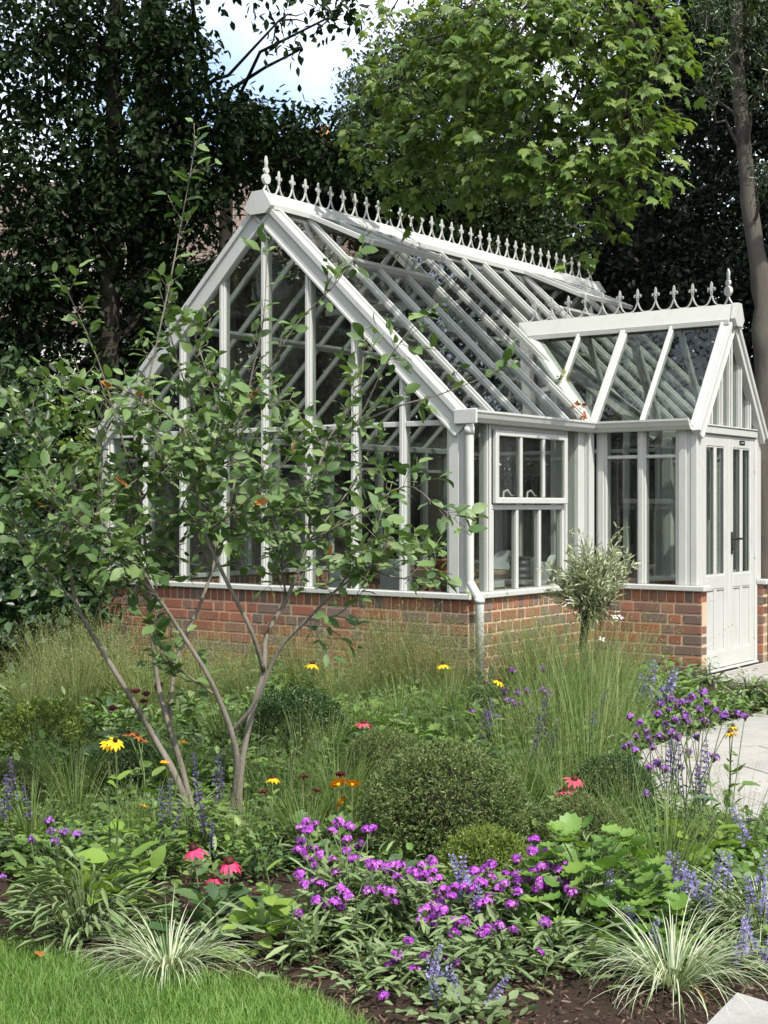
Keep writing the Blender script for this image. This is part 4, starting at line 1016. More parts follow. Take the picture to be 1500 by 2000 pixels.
shoots = [
 ([(262,850),(290,740),(330,560),(355,430),(383,275)], .15, .10), ([(275,980),(230,830),(190,700),(130,565)], .12, -.2), ([(470,860),(490,740),(515,620),(522,480)], .40, .3),
 ([(430,900),(560,660),(650,560),(690,505)], .3, .1), ([(610,960),(700,820),(760,700),(830,610)], .2, -.1), ([(640,860),(760,800),(860,770),(975,725)], .2, -.15),
 ([(600,1060),(690,1010),(790,950),(850,985),(890,1015)], .1, -.3), ([(760,1060),(810,1095),(850,1125)], -.4, -.5), ([(120,980),(60,930),(0,990)], -.35, -.6), ([(120,980),(80,860),(30,800)], -.35, -.4),
 ([(150,1180),(80,1100),(20,1010)], -.3, -.5), ([(262,850),(180,770),(95,735)], .15, .3), ([(455,960),(380,800),(340,680),(320,590)], .4, .2), ([(610,960),(560,860),(535,760)], .2, .45), ([(470,860),(410,740),(375,640)], .4, .5),
 ([(240,1090),(140,1010),(70,960)], -.3, -.55), ([(360,840),(300,790),(240,760)], -.25, -.45), ([(400,1040),(480,980),(560,900)], -.2, -.45), ([(380,930),(450,830),(500,770)], -.2, -.4), ([(190,1000),(200,880),(180,810)], -.3, -.3),
 ([(600,1060),(680,960),(720,880)], .1, .3), ([(640,860),(700,760),(710,680)], .2, .3), ([(720,1110),(790,1130),(830,1090)], -.3, -.4), ([(660,1150),(720,1060),(750,990)], -.3, -.35), ([(290,1120),(350,1000),(400,900)], .1, -.1),
 ([(275,980),(320,900),(300,830)], .13, 0), ([(430,1060),(520,1010),(590,990)], .3, .1), ([(240,1090),(120,1080),(40,1060)], -.3, -.2), ([(310,1170),(250,1050),(230,950)], -.25, .1), ([(560,1170),(540,1060),(520,960)], .15, -.2), ([(600,1210),(660,1200),(700,1160)], -.2, -.35), ([(425,1360),(330,1290),(300,1230)], -.05, -.25)]
runs = [trace(q, a, b, .0055, .0018, 'branch', 5) for q, a, b in shoots]
Pl = []; Dl = []; Nl = []; Zl = []; tw = MB()
def leaf_twig(p, d, L_, big=1.0):
    """a twig with alternate leaves"""
    d = unit(np.array(d, float)); n = max(3, int(L_/.034)); p = np.array(p, float); q = p.copy(); pts = [tuple(q)]
    for j in range(n):
        d = unit(d + rng.normal(size=3)*.12 + np.array([0, 0, .03])); q = q + d*(L_/n); pts.append(tuple(q))
        side = unit(np.cross(d, rng.normal(size=3)*.5 + np.array([0, 0, 1.])))*(1 if j % 2 else -1)
        D = unit(d*.65 + side*.8 + np.array([0, 0, -.12]) + rng.normal(size=3)*.25)
        Pl.append(q + D*.008); Dl.append(D); Nl.append(unit(np.array([.1, -.25, .9]) + rng.normal(size=3)*.5)); Zl.append(big*rng.uniform(.42, 1.2)*(1 - .35*(j/n)**3))
    if len(pts) > 2: tw.tube([Vector(a) - SB for a in pts[::2] + [pts[-1]]], .0016, 3, cap=False)
for k, (run, (q, a, b)) in enumerate(zip(runs, shoots)):
    m = len(run)
    sparse = k in (0, 1, 2, 3, 5)
    for i in range(1, m):
        d = run[i] - run[i-1]; Ls = d.length; right = q[-1][0] > 640; cnt = max(1, int(Ls/(.09 if sparse else .055 if right else .022) + rng.random()))
        for c in range(cnt):
            p = run[i-1].lerp(run[i], rng.random()); tip = i/m
            nd = np.array(d.normalized())*.6 + rng.normal(size=3)*np.array([.55, .7, .45]) + np.array([0, 0, .15])
            leaf_twig(p, nd, rng.uniform(.05, .14) if sparse else rng.uniform(.10, .26)*(1 - .4*tip))
    leaf_twig(run[-2], run[-1] - run[-2], .14)
for s_ in stems:
    for i in range(len(s_)*2//3 if s_ is not stems[2] else 8, len(s_)):
        if at(0, 1130, Y0).z < s_[i].z:
            for _ in range(3):
                leaf_twig(s_[i], rng.normal(size=3)*np.array([.6, .8, .5]) + np.array([0, 0, .2]), rng.uniform(.12, .30))
tag(tw.build('twigs', 'bark_stem', ST, flat=False), kind='stuff')
Pl = np.array(Pl); Rl = frames(np.array(Dl), np.array(Nl)); Sl = .076*np.array(Zl)
idx = np.argsort(Pl[:, 1] + rng.normal(size=len(Pl))*.1)
T_L1 = tpl_fine(.27, 5, .07, -.12); T_L2 = tpl_fine(.30, 5, .03, -.22, .03); T_L3 = tpl_fine(.25, 5, .11, -.05)
as_parts(ST, SB, [T_L1, T_L2, T_L3], 'leaf_shrub', Pl, Rl, Sl, idx[:286])
orange = rng.choice(idx[286:900], 14, False); as_parts(ST, SB, [T_L2], 'leaf_orange', Pl, Rl, Sl*.9, orange)
rest = np.setdiff1d(idx[286:], orange)
parts = []
for k, t in enumerate((T_L1, T_L2, T_L3)):
    q = rest[k::3]; parts.append((*scatter(t, Pl[q] - np.array(SB), Rl[q], Sl[q]), 0))
put('foliage', leafmesh('foliage', parts, ['leaf_shrub']), ST)['kind'] = 'stuff'
# ------------------------------------------------------------------ inside the greenhouse
def in_gh(x, y, z=0): return gl2w(x, y, z)
tb = thing('dining_table', 'plain wooden dining table inside the greenhouse', 'table', in_gh(2.55, 2.0, .042), GA)
for k in range(6): mb = MB(); mb.box((-.85, -.45 + k*.15, .70), (.85, -.302 + k*.15, .735), bev=.003); mb.build('plank', 'wood', tb)
for sx in (-1, 1):
    for sy in (-1, 1): mb = MB(); mb.box((sx*.78 - .035, sy*.38 - .035, 0), (sx*.78 + .035, sy*.38 + .035, .64), bev=.004); mb.build('leg', 'wood', tb)
mb = MB(); mb.box((-.80, -.40, .641), (.80, .40, .699)); mb.build('apron', 'wood', tb)
def chair_meshes():
    mb = MB(); n = 10; prof = []
    # moulded shell: seat curving up into a rounded back
    rows = [(-.22, .44, .20), (-.12, .43, .22), (.02, .425, .225), (.13, .44, .225), (.19, .50, .22), (.215, .60, .215), (.235, .72, .20), (.25, .82, .175), (.258, .88, .12), (.26, .905, .05)]
    V = []; F = []; m = 9
    for y, z, w in rows:
        for i in range(m):
            t = i/(m-1)*2 - 1; lift = .05*abs(t)**3 if z < .5 else 0; fwd = -.05*t*t if z > .5 else 0
            V.append((w*t, y + fwd, z + lift))
    nv = len(V); V += [(x, y + .008, z - .012) for x, y, z in V]
    for r in range(len(rows) - 1):
        for i in range(m - 1):
            a = r*m + i; F.append((a, a+1, a+m+1, a+m)); F.append((nv+a, nv+a+m, nv+a+m+1, nv+a+1))
    mb.poly(V, F); shell = mb.mesh('shell', 'grey_plastic', False)
    mb = MB(); mb.tube([(0,0,.43), (.03,.03,0)], [.012,.010], 8); leg = mb.mesh('leg', 'galvanised', False)
    return shell, leg
SH, LG = chair_meshes()
for x, y, rz, lab in ((1.55, 1.55, R(80), 'grey moulded chair at the gable end of the wooden table'), (2.4, 1.0, R(170), 'grey moulded chair tucked at the window side of the table'), (3.05, 1.2, R(190), 'grey moulded chair by the porch side of the table'), (3.7, 2.0, R(-90), 'grey moulded chair at the far end of the wooden table'), (2.3, 2.75, R(10), 'grey moulded chair on the far side of the wooden table')):
    c = thing('chair', lab, 'chair', in_gh(x, y, .042), GA + rz, 'chairs around the dining table')
    put('shell', SH, c)
    for sx in (-1, 1):
        for sy in (-1, 1): put('leg', LG, c, (sx*.15, sy*.14 - .02, 0), (0, 0, math.atan2(sy, sx) - R(45)))
bn = thing('potting_bench', 'slatted wooden bench under the side window inside', 'bench', in_gh(.95, .38, .042), GA)
for k in range(4): mb = MB(); mb.box((-.70, -.21 + k*.105, .66), (.70, -.12 + k*.105, .685), bev=.003); mb.build('slat', 'wood', bn)
for sx in (-1, 1):
    for sy in (-1, 1): mb = MB(); mb.box((sx*.66 - .025, sy*.17 - .025, 0), (sx*.66 + .025, sy*.17 + .025, .66)); mb.build('leg', 'wood', bn)
BZ = .042 + .685
bk = thing('wicker_basket', 'small wicker trug with pale hoop handle on the bench', 'basket', in_gh(.72, .34, BZ), GA)
mb = MB(); mb.lathe([(.09, 0), (.115, .05), (.13, .10), (.122, .10), (.105, .05), (.08, .012)], 16); mb.build('bowl', 'wicker', bk, False)
mb = MB(); mb.tube([(-.12, 0, .09), (-.085, 0, .17), (0, 0, .21), (.085, 0, .17), (.12, 0, .09)], .008, 6); mb.build('handle', 'wood', bk, False)
cn = thing('ribbed_pot', 'dark ribbed metal pot on the bench', 'pot', in_gh(1.42, .36, BZ), GA)
pr = []
for k in range(9): pr += [(.085 + .006*(k % 2) - .0, .0 + k*.028), (.085 + .006*(k % 2), .02 + k*.028)]
mb = MB(); mb.lathe(pr + [(.08, .25), (.075, .24), (.07, .05)], 18); mb.build('body', 'galvanised', cn, False)
mb = MB(); mb.lathe([(.098, .245), (.098, .26), (.082, .262), (.08, .25)], 18); mb.build('rim', 'galvanised', cn, False)
def potted(x, y, z, h, lab, mat, seed, n=60, size=.09):
    rng = np.random.default_rng(seed)
    p = thing('potted_plant', lab, 'plant', in_gh(x, y, z), GA)
    mb = MB(); mb.lathe([(.05, 0), (.075, .10), (.082, .10), (.082, .125), (.07, .125), (.066, .10)], 14); mb.build('pot', 'terracotta', p, False)
    mb = MB(); mb.lathe([(.066, .098), (.03, .106), (.002, .108)], 12); mb.build('compost', 'soil', p, False)
    P = np.c_[rng.normal(size=n)*.07, rng.normal(size=n)*.07, .12 + rng.random(n)**.7*h]; D = unit(np.c_[P[:, :2]*6, rng.uniform(.1, .9, n)] + rng.normal(size=(n, 3))*.3)
    V, l, s = scatter(T_OV, P, frames(D, unit(np.array([0,0,1.]) + rng.normal(size=(n,3))*.4)), size*rng.uniform(.6, 1.2, n)); put('foliage', np_mesh('foliage', V, l, s, mat), p)
    mb = MB()
    for _ in range(7): mb.tube([(0, 0, .10), tuple(rng.normal(size=2)*.03) + (h*.5 + .1,), tuple(rng.normal(size=2)*.07) + (h + .1,)], .004, 4)
    mb.build('stems', 'bark_dark', p, False)
potted(2.6, 1.95, .042 + .735, .25, 'green plant in clay pot on the dining table', 'leaf_young', 4, 50)
potted(4.9, 3.3, .042, .9, 'tall leafy plant in clay pot in the far corner inside', 'leaf_holly', 5, 120, .12)
potted(.5, 3.4, .042, .8, 'bushy plant in clay pot by the gable glass inside', 'leaf_holly', 6, 120, .12)
# ------------------------------------------------------------------ border planting
def petal_mat(name, cols, trans=.25, rough=.55):
    return leaf_mat(name, cols, rough, trans, .25, (1.1, 1.0, 1.1), patch=40)
leaf_mat('grass_fine', [(.085, .155, .04), (.13, .21, .06), (.18, .25, .085), (.25, .27, .12)], .55, .3, .3)
leaf_mat('grass_gold', [(.14, .17, .06), (.22, .24, .095), (.33, .31, .16), (.12, .16, .05)], .6, .3, .25)
leaf_mat('grass_green', [(.07, .125, .03), (.11, .18, .042), (.16, .23, .06)], .5, .3, .35)
leaf_mat('carex_white', [(.42, .46, .34), (.50, .53, .40), (.36, .43, .28)], .5, .25, .3)
leaf_mat('carex_green', [(.10, .17, .06), (.14, .21, .08)], .5, .25, .3)
leaf_mat('lawn_blade', [(.075, .165, .03), (.115, .23, .045), (.165, .285, .06), (.225, .305, .10)], .5, .3, .3, patch=1.8)
leaf_mat('sage_leaf', [(.12, .18, .08), (.17, .235, .108), (.23, .29, .15)], .6, .2, .25)
leaf_mat('mid_leaf', [(.075, .14, .036), (.12, .195, .052), (.18, .26, .08)], .5, .25, .3)
leaf_mat('deep_leaf', [(.035, .075, .026), (.06, .115, .04), (.095, .155, .055)], .45, .2, .4)
leaf_mat('lime_leaf', [(.13, .22, .035), (.18, .29, .05), (.24, .34, .07)], .45, .3, .35)
leaf_mat('fresh_leaf', [(.09, .185, .04), (.14, .25, .055), (.19, .30, .07)], .45, .3, .35)
leaf_mat('yew_needle', [(.045, .08, .024), (.075, .12, .034), (.12, .165, .05), (.19, .20, .08)], .5, .1, .3, patch=9)
leaf_mat('yew_gold', [(.07, .11, .02), (.12, .175, .032), (.19, .24, .05)], .5, .15, .3, patch=9)
leaf_mat('box_leaf', [(.022, .052, .015), (.04, .082, .024), (.065, .115, .035)], .4, .15, .4, patch=9)
leaf_mat('silver_leaf', [(.28, .33, .20), (.36, .41, .27), (.46, .50, .37), (.20, .24, .12)], .6, .2, .3)
petal_mat('verbena_purple', [(.30, .045, .44), (.44, .075, .58), (.55, .14, .66), (.48, .22, .52)]); petal_mat('verbena_violet', [(.27, .09, .44), (.38, .16, .56)])
petal_mat('calyx', [(.06, .04, .05), (.09, .07, .05)]); petal_mat('pink', [(.62, .04, .15), (.74, .09, .22), (.52, .02, .10)]); petal_mat('cone_brown', [(.05, .015, .012), (.12, .03, .015)])
petal_mat('yellow', [(.80, .50, .015), (.85, .58, .03)]); petal_mat('orange', [(.85, .28, .012), (.9, .40, .03)]); petal_mat('maroon', [(.045, .005, .010), (.10, .010, .018)]); petal_mat('lavender', [(.20, .18, .42), (.30, .27, .55), (.40, .37, .62)]); petal_mat('salvia_blue', [(.10, .075, .25), (.16, .12, .34)]); petal_mat('white', [(.7, .7, .68), (.8, .78, .75)]); petal_mat('copper', [(.30, .10, .025), (.38, .16, .04)]); petal_mat('rose', [(.50, .05, .10), (.62, .12, .18)])
plain('core_dark', (.016, .018, .010), .9, .5, 20, .1)
leaf_mat('stem_green', [(.07, .11, .04), (.12, .16, .06)], .6, .1); leaf_mat('stem_purple', [(.07, .05, .05), (.11, .09, .06)], .6, .1)
def ribbons(n, L_, w, lean, bend, rb, rng, seg=5, var=.4, az=None, minlean=0):
    az = rng.uniform(0, 2*math.pi, n) if az is None else az; l = L_*rng.uniform(1 - var, 1 + var*.35, n); ln = np.abs(rng.normal(size=n))*lean + minlean; bd = bend*rng.uniform(.3, 1.3, n)
    e = np.c_[np.cos(az), np.sin(az)]; p = np.c_[e*(rb*np.sqrt(rng.random(n)))[:, None], np.zeros(n)]
    tw = az + math.pi/2 + rng.normal(size=n)*.5; sd = np.c_[np.cos(tw), np.sin(tw), np.zeros(n)]
    V = np.zeros((n, seg + 1, 2, 3))
    for i in range(seg + 1):
        t = i/seg; ww = w*rng.uniform(.95, 1.05)*(.75 + .5*t - 1.2*t*t if t < 1 else .06)
        V[:, i, 0] = p - sd*max(ww, w*.08)/2; V[:, i, 1] = p + sd*max(ww, w*.08)/2
        a = ln + bd*(t + .5/seg)**1.6; st_ = (l/seg)[:, None]
        p = p + np.c_[e*np.sin(a)[:, None], np.cos(a)]*st_; 
    tf = []
    for i in range(seg): tf += [2*i, 2*i+1, 2*i+3, 2*i+2]
    k = (seg + 1)*2; loops = (np.array(tf)[None] + (np.arange(n)*k)[:, None]).ravel(); starts = np.arange(n*seg)*4
    return V.reshape(-1, 3), loops, starts, V
def grass_mesh(n, L_, w, lean, bend, rb, seed, mat, seeds=0, seedmat=None, seg=5, seedsize=.008, var=.4, minlean=0):
    rng = np.random.default_rng(seed)
    if isinstance(mat, str): mat = [mat]
    parts = []
    for k, m_ in enumerate(mat):
        V, l, s, VV = ribbons(n//len(mat), L_, w, lean, bend, rb, rng, seg, var, None, minlean); parts.append((V, l, s, k))
    ms = list(mat)
    if seeds:
        q = rng.choice(len(VV), min(seeds, len(VV)), False); P = []; per = 26
        for i in q:
            a, b = VV[i, -3, 0], VV[i, -1, 0]
            t = rng.random(per)[:, None]; P.append(a + (b - a)*t + rng.normal(size=(per, 3))*.018*(1.1 - t))
        P = np.concatenate(P); D = unit(rng.normal(size=P.shape)*.6 + np.array([0, 0, .8])); V2, l2, s2 = scatter(T_DI, P, frames(D, rnd_dirs(len(P), rng)), seedsize*rng.uniform(.6, 1.4, len(P)))
        parts.append((V2, l2, s2, len(ms))); ms.append(seedmat)
    return leafmesh('blades', parts, ms)
def place(name, label, cat, mesh, part, loc, rz=None, scale=1, group=None, stuff=True):
    t = thing(name, label, cat, loc, random.uniform(0, 6.28) if rz is None else rz, group, scale)
    o = put(part, mesh, t)
    if stuff: o['kind'] = 'stuff'
    return t
T_TN = tpl_toothed(.115)
# --- clipped balls
def ball_mesh(seed, n, size, tpl, mat, r=1.0, sq=.85, rough=.09):
    """unit ball of short sprigs, flattened at the base"""
    rng = np.random.default_rng(seed); d = rnd_dirs(n, rng); d = d[d[:, 2] > -.75]; n = len(d)
    lump = 1 + rough*np.sin(d[:, 0]*7 + 1)*np.sin(d[:, 1]*6 + seed)*np.cos(d[:, 2]*5) + rng.normal(size=n)*rough*.35
    P = d*(lump*(.62 + .38*rng.random(n)**.35))[:, None]*np.array([1, 1, sq]) + np.array([0, 0, sq*.72]); per = 5
    PP = np.repeat(P, per, 0); DD = np.repeat(unit(d + rng.normal(size=(n, 3))*.55 + np.array([0, 0, .25])), per, 0); m = len(PP)
    PP = PP + DD*(rng.random(m)*size*1.6)[:, None]; D = unit(DD + rng.normal(size=(m, 3))*.75); k = PP[:, 2] > .0
    V, l, s = scatter(tpl, PP[k], frames(D[k], rnd_dirs(m, rng)[k]), size*rng.uniform(.6, 1.2, k.sum())); parts = [(V, l, s, 0)]
    return leafmesh('foliage', parts, [mat])
mb = MB()
for a in range(5): mb.tube([(0, 0, -.02), (.12*math.cos(a*1.26), .12*math.sin(a*1.26), .4), (.4*math.cos(a*1.26), .4*math.sin(a*1.26), .85)], [.05, .04, .02], 5)
BSTEM = mb.mesh('stems', 'bark_dark', False)
mb = MB(); mb.lathe([(.25, .02), (.5, .15), (.68, .42), (.70, .62), (.58, .92), (.35, 1.13), (.02, 1.22)], 14); BCORE = mb.mesh('dark_core', 'core_dark', False)  # solid dark body inside the ball, blocks light in place of real twigs
T_NW = tpl_diamond(.15, .03)
Y1 = ball_mesh(1, 9000, .058, T_NW, 'yew_needle'); Y2 = ball_mesh(2, 5200, .095, T_NW, 'yew_gold'); B1 = ball_mesh(3, 6000, .05, tpl_ovate(.26), 'box_leaf', rough=.06); Y3 = ball_mesh(4, 6500, .07, T_NW, 'yew_needle')
def ball(mesh, px, py, r, lab, cat='shrub', name='clipped_yew', z=1):
    t = thing(name, lab, cat, gp(px, py), random.uniform(0, 6), scale=r); put('foliage', mesh, t)['kind'] = 'stuff'; put('stems', BSTEM, t); put('dark_core', BCORE, t); t.scale = (r, r, r*z); return t
ball(Y1, 868, 1690, .315, 'large rounded yew dome with bronzed top in the middle of the border', z=1.0)
ball(Y2, 950, 1775, .165, 'small golden-green yew mound in front of the large yew dome', z=1.1)
ball(B1, 575, 1500, .285, 'dark clipped box ball beside the forked stems of the small tree', name='clipped_box')
ball(B1, 945, 1425, .21, 'small dark clipped ball at the foot of the downpipe', name='clipped_box', z=.85)
ball(Y3, 755, 1560, .20, 'dark green yew mound between the box ball and the large yew dome', z=1.1)
ball(Y2, 85, 1500, .235, 'golden-topped yew mound in front of the laurel bushes')
ball(B1, 245, 1575, .20, 'dark clipped ball behind the left stem of the small tree', name='clipped_box')
ball(B1, 1195, 1600, .19, 'dark clipped ball in the curve of the stone path', name='clipped_box')
ball(Y3, 1135, 1700, .19, 'loose yew mound behind the scalloped bright green leaves')
ball(Y3, 15, 1590, .16, 'small yew mound at the left edge of the border beside blue salvia')
LM = [(gp(868,1690), 'the large yew dome'), (gp(668,1700), 'the orange geum'), (gp(455,1612), 'the forked stems of the small tree'), (gp(378,1618), 'the left stems of the small tree'), (gp(1150,1560), 'the tallest green grass'), (gp(1110,1710), 'the rose-red coneflower'), (gp(420,1835), 'the bright pink coneflower'), (gp(575,1500), 'the dark box ball'), (gp(755,1560), 'the dark yew mound'), (gp(945,1425), 'the ball at the downpipe'), (gp(85,1500), 'the golden-topped yew'), (gp(950,1775), 'the small golden yew'), (gp(222,1800), 'the tall yellow daisy'), (gp(1195,1600), 'the ball in the path curve'), (gp(1142,1415), 'the silver shrub'), (gp(820,1400), 'the feathery golden grass'), (gp(1300,1830), 'the tall lavender catmint'), (gp(1350,1720), 'the wiry verbena over the path'), (gp(1150,1835), 'the scalloped bright green plant'), (gp(1315,1925), 'the striped sedge by the paving'), (gp(30,1690), 'the blue salvia at the border end'), (gp(515,1862), 'the lime-green plant in bud'), (gp(210,1500), 'the almost black flowers'), (gp(110,1780), 'the small violet verbena'), (gp(245,1575), 'the dark ball behind the stem'), (gl2w(1.9, -1.1), 'the porch brickwork'), (gp(1000,1500), 'the verbena by the downpipe'), (gp(712,1520), 'the dark rose coneflower')]
USED = {}
def beside(kind, p, group):
    best = sorted(LM, key=lambda q: (q[0] - Vector(p)).length)
    for q, ph in best[:4]:
        rel = 'behind' if p[1] - q.y > .25 else 'in front of' if q.y - p[1] > .25 else 'beside'
        lab = kind + ' ' + rel + ' ' + ph
        if lab not in USED: break
    else: lab = next((l_ for l_ in (kind + ' close to ' + b_[1] for b_ in best) if l_ not in USED), kind)
    USED[lab] = 1
    return lab
# --- grasses
GF = [grass_mesh(210, .95, .0038, .24, .65, .13, 50 + k, 'grass_fine', 70, 'grass_gold', 7, var=.65) for k in range(2)]
GG = [grass_mesh(320, .66, .0030, .22, .7, .08, 60 + k, ['grass_gold', 'grass_fine'], 160, 'grass_gold', 6, .009) for k in range(2)]
GW = [grass_mesh(130, .50, .0026, .28, .9, .06, 90 + k, ['grass_fine', 'grass_green'], 30, 'grass_gold', 6, .007) for k in range(3)]
GM = [grass_mesh(210, .42, .0045, .30, .8, .05, 70 + k, ['grass_green', 'grass_fine'], 0, None, 5) for k in range(3)]
GC_ = [grass_mesh(330, .36, .0050, .45, 2.2, .06, 80 + k, ['carex_white', 'carex_white', 'carex_green'], 0, None, 8, var=.35, minlean=.35) for k in range(2)]
for i, (a, b, s_) in enumerate(((1150,1560,1.0),(1085,1500,.92),(1205,1490,.85),(1110,1440,.8),(1040,1450,.75),(1165,1450,.8))):
    place('tall_grass', ('tallest upright clump of fine green grass below the silver shrub', 'fine green grass clump between yellow daisy and tall grass', 'fine green grass clump beside the tip of the path', 'slim green grass clump close to the silver shrub', 'loose green grass clump between the downpipe and the silver shrub', 'loose green grass clump under the porch sill')[i], 'grass', GF[i % 2], 'blades', gp(a, b), scale=s_)
for i, (a, b, s_) in enumerate(((820,1400,1.05),(715,1395,.95),(660,1420,.8),(290,1440,1.05),(150,1425,1.1),(215,1400,1.15),(400,1420,.9),(95,1400,1.0),(470,1400,.9),(350,1390,1.0),(60,1440,.8),(765,1385,1.2),(880,1405,1.0),(1010,1395,1.1),(1060,1380,1.1),(590,1390,1.0),(1200,1400,.9))):
    place('feather_grass', beside('feathery golden grass clump', gp(a, b), 0), 'grass', GG[i % 2], 'blades', gp(a, b), scale=s_, group='feather grass by the brick base' if a > 500 else 'feather grass behind the tree')
for i, (a, b, s_) in enumerate(((660,1640,1.0),(350,1580,.9),(130,1600,1.0),(640,1520,.9),(600,1690,.8),(1010,1690,.9),(880,1440,1.0),(780,1450,1.0),(1020,1470,1.0),(1240,1440,.8),(440,1500,1.0),(520,1460,1.0),(60,1680,.8),(300,1660,.7),(700,1480,.9),(1050,1600,.9))):
    place('grass_tuft', beside('arching narrow green grass tuft', gp(a, b), 0), 'grass', GM[i % 3], 'blades', gp(a, b), scale=s_, group='grass tufts in the border')
for i, (a, b, s_) in enumerate(((560,1640,.9),(500,1590,.9),(640,1600,1.0),(700,1620,.9),(730,1480,1.0),(830,1480,1.1),(900,1490,1.0),(980,1520,1.0),(1040,1540,1.0),(1010,1600,.9),(590,1560,1.0),(150,1640,.9),(260,1690,.8),(1180,1700,.8),(1230,1640,.8),(1450,1700,.9),(480,1690,.7),(70,1560,.9),(1100,1620,.9),(340,1500,1.0))):
    place('wispy_grass', beside('airy wisps of thin grass', gp(a, b), 0), 'grass', GW[i % 3], 'blades', gp(a, b), scale=s_, group='wispy grasses in the border')
place('grass_tuft', 'upright green grass tuft beside the lavender flower spikes', 'grass', GM[0], 'blades', gp(1300, 1790), scale=1.1)
place('variegated_sedge', 'white-striped sedge fountain at the edge of the lawn', 'grass', GC_[0], 'blades', gp(330, 1893), scale=.95).scale[2] *= 0.72
place('variegated_sedge', 'white-striped sedge fountain near the corner of the grey paving', 'grass', GC_[1], 'blades', gp(1315, 1925), scale=1.0).scale[2] *= 0.85
place('variegated_sedge', 'white-striped sedge partly hidden by lavender catmint', 'grass', GC_[0], 'blades', gp(1490, 1830), scale=1.0)
# --- flower heads
def fan(n, r, inner=.45, cup=.25):
    o = []
    for i in range(2*n):
        q = r if i % 2 == 0 else r*inner; o.append((q*math.cos(math.pi*i/n), q*math.sin(math.pi*i/n), cup*q))
    return ([(0, 0, 0)] + o, [(0, 1 + i, 1 + (i+1) % (2*n)) for i in range(2*n)])
def zframes(N, rng):     # frames with z axis along N
    N = unit(N); x = unit(np.cross(N, rnd_dirs(len(N), rng))); return np.stack([x, np.cross(N, x), N], axis=2)
def umbel(seed, R_, n, fl, mat, flat=.75):
    rng = np.random.default_rng(seed); d = rnd_dirs(n*2, rng); d = d[d[:, 2] > -.1][:n]
    V, l, s = scatter(fan(5, 1.0, .5, .2), d*R_*np.array([1, 1, flat])*rng.uniform(.85, 1.1, (len(d), 1)), zframes(d + rng.normal(size=d.shape)*.2, rng), fl*rng.uniform(.8, 1.15, len(d)))
    mb = MB(); mb.lathe([(.002, -R_*1.2), (R_*.35, -R_*.7), (R_*.75, -.002), (R_*.6, R_*.45), (R_*.2, R_*.6)], 8)
    return leafmesh('flower_head', [(V, l, s, 0), mb_arrays(mb, 1)], [mat, 'calyx'])
VH = [umbel(k, .016, 24, .0085, 'verbena_purple') for k in range(3)]; VB = [umbel(9 + k, .014, 18, .007, 'verbena_violet', .9) for k in range(2)]
def daisy(seed, n, L_, w, droop, mat, cone_r, cone_mat, cone_h, rows=1):
    rng = np.random.default_rng(seed); parts = []
    for rr in range(rows):
        a = np.arange(n)*2*math.pi/n + rng.normal(size=n)*.08 + rr*.2; e = np.c_[np.cos(a), np.sin(a), np.full(n, droop + rr*.35) + rng.normal(size=n)*.12]
        tp = tpl_fine(w, 4, .04, -.12, .02); V, l, s = scatter(tp, np.c_[np.cos(a), np.sin(a), np.zeros(n)]*cone_r*.7, frames(e, np.tile([0, 0, 1.], (n, 1))), L_*(1 - .25*rr)*rng.uniform(.85, 1.1, n)); parts.append((V, l, s, 0))
    mb = MB(); mb.lathe([(cone_r*.5, -.006), (cone_r, 0), (cone_r*.95, cone_h*.4), (cone_r*.6, cone_h*.85), (.001, cone_h)], 10); parts.append(mb_arrays(mb, 1))
    if cone_r > .005:
        d = rnd_dirs(60, rng); d = d[d[:, 2] > .05]; V, l, s = scatter(T_DI, d*np.array([cone_r, cone_r, cone_h])*.9, frames(d + rng.normal(size=d.shape)*.15, rnd_dirs(len(d), rng)), np.full(len(d), .007)); parts.append((V, l, s, 1))
    return leafmesh('flower_head', parts, [mat, cone_mat])
CONE = [daisy(k, 13, .034, .20, -.75, 'pink', .013, 'cone_brown', .016) for k in range(2)]; CONR = daisy(5, 12, .036, .18, -.3, 'rose', .012, 'cone_brown', .014)
RUD = [daisy(10 + k, 11, .042, .20, -.45, 'yellow', .011, 'cone_brown', .016) for k in range(2)]; GEUM = [daisy(20 + k, 6, .024, .50, .35, 'orange', .007, 'yellow', .008) for k in range(2)]
MAR = [daisy(30 + k, 12, .026, .32, .15, 'maroon', .008, 'maroon', .010, 2) for k in range(2)]; COP = daisy(35, 9, .034, .26, -.2, 'copper', .010, 'cone_brown', .012); GAU = daisy(36, 4, .018, .34, .1, 'white', .003, 'calyx', .004)
def spike(seed, L_, r, n, fl, mat):
    rng = np.random.default_rng(seed); t = rng.random(n)**.8; wh = np.round(t*9)/9 + rng.normal(size=n)*.015; a = rng.uniform(0, 6.28, n)
    rad = r*(1 - .55*wh); e = np.c_[np.cos(a), np.sin(a), rng.uniform(.1, .7, n)]; P = np.c_[np.cos(a)*rad*.5, np.sin(a)*rad*.5, wh*L_]
    V, l, s = scatter(tpl_ovate(.34, .1, .1), P, frames(e, rnd_dirs(n, rng)), fl*rng.uniform(.7, 1.25, n)*(1.1 - .5*np.clip(wh, 0, 1)))
    mb = MB(); mb.tube([(0, 0, -.01), (0, 0, L_*.5), (0, 0, L_)], [.002, .0016, .001], 4); return leafmesh('flower_spike', [(V, l, s, 0), mb_arrays(mb, 1)], [mat, 'stem_purple'])
SAL = [spike(k, .17, .014, 90, .012, 'salvia_blue') for k in range(2)]; NEP = [spike(10 + k, .16, .024, 110, .017, 'lavender') for k in range(3)]
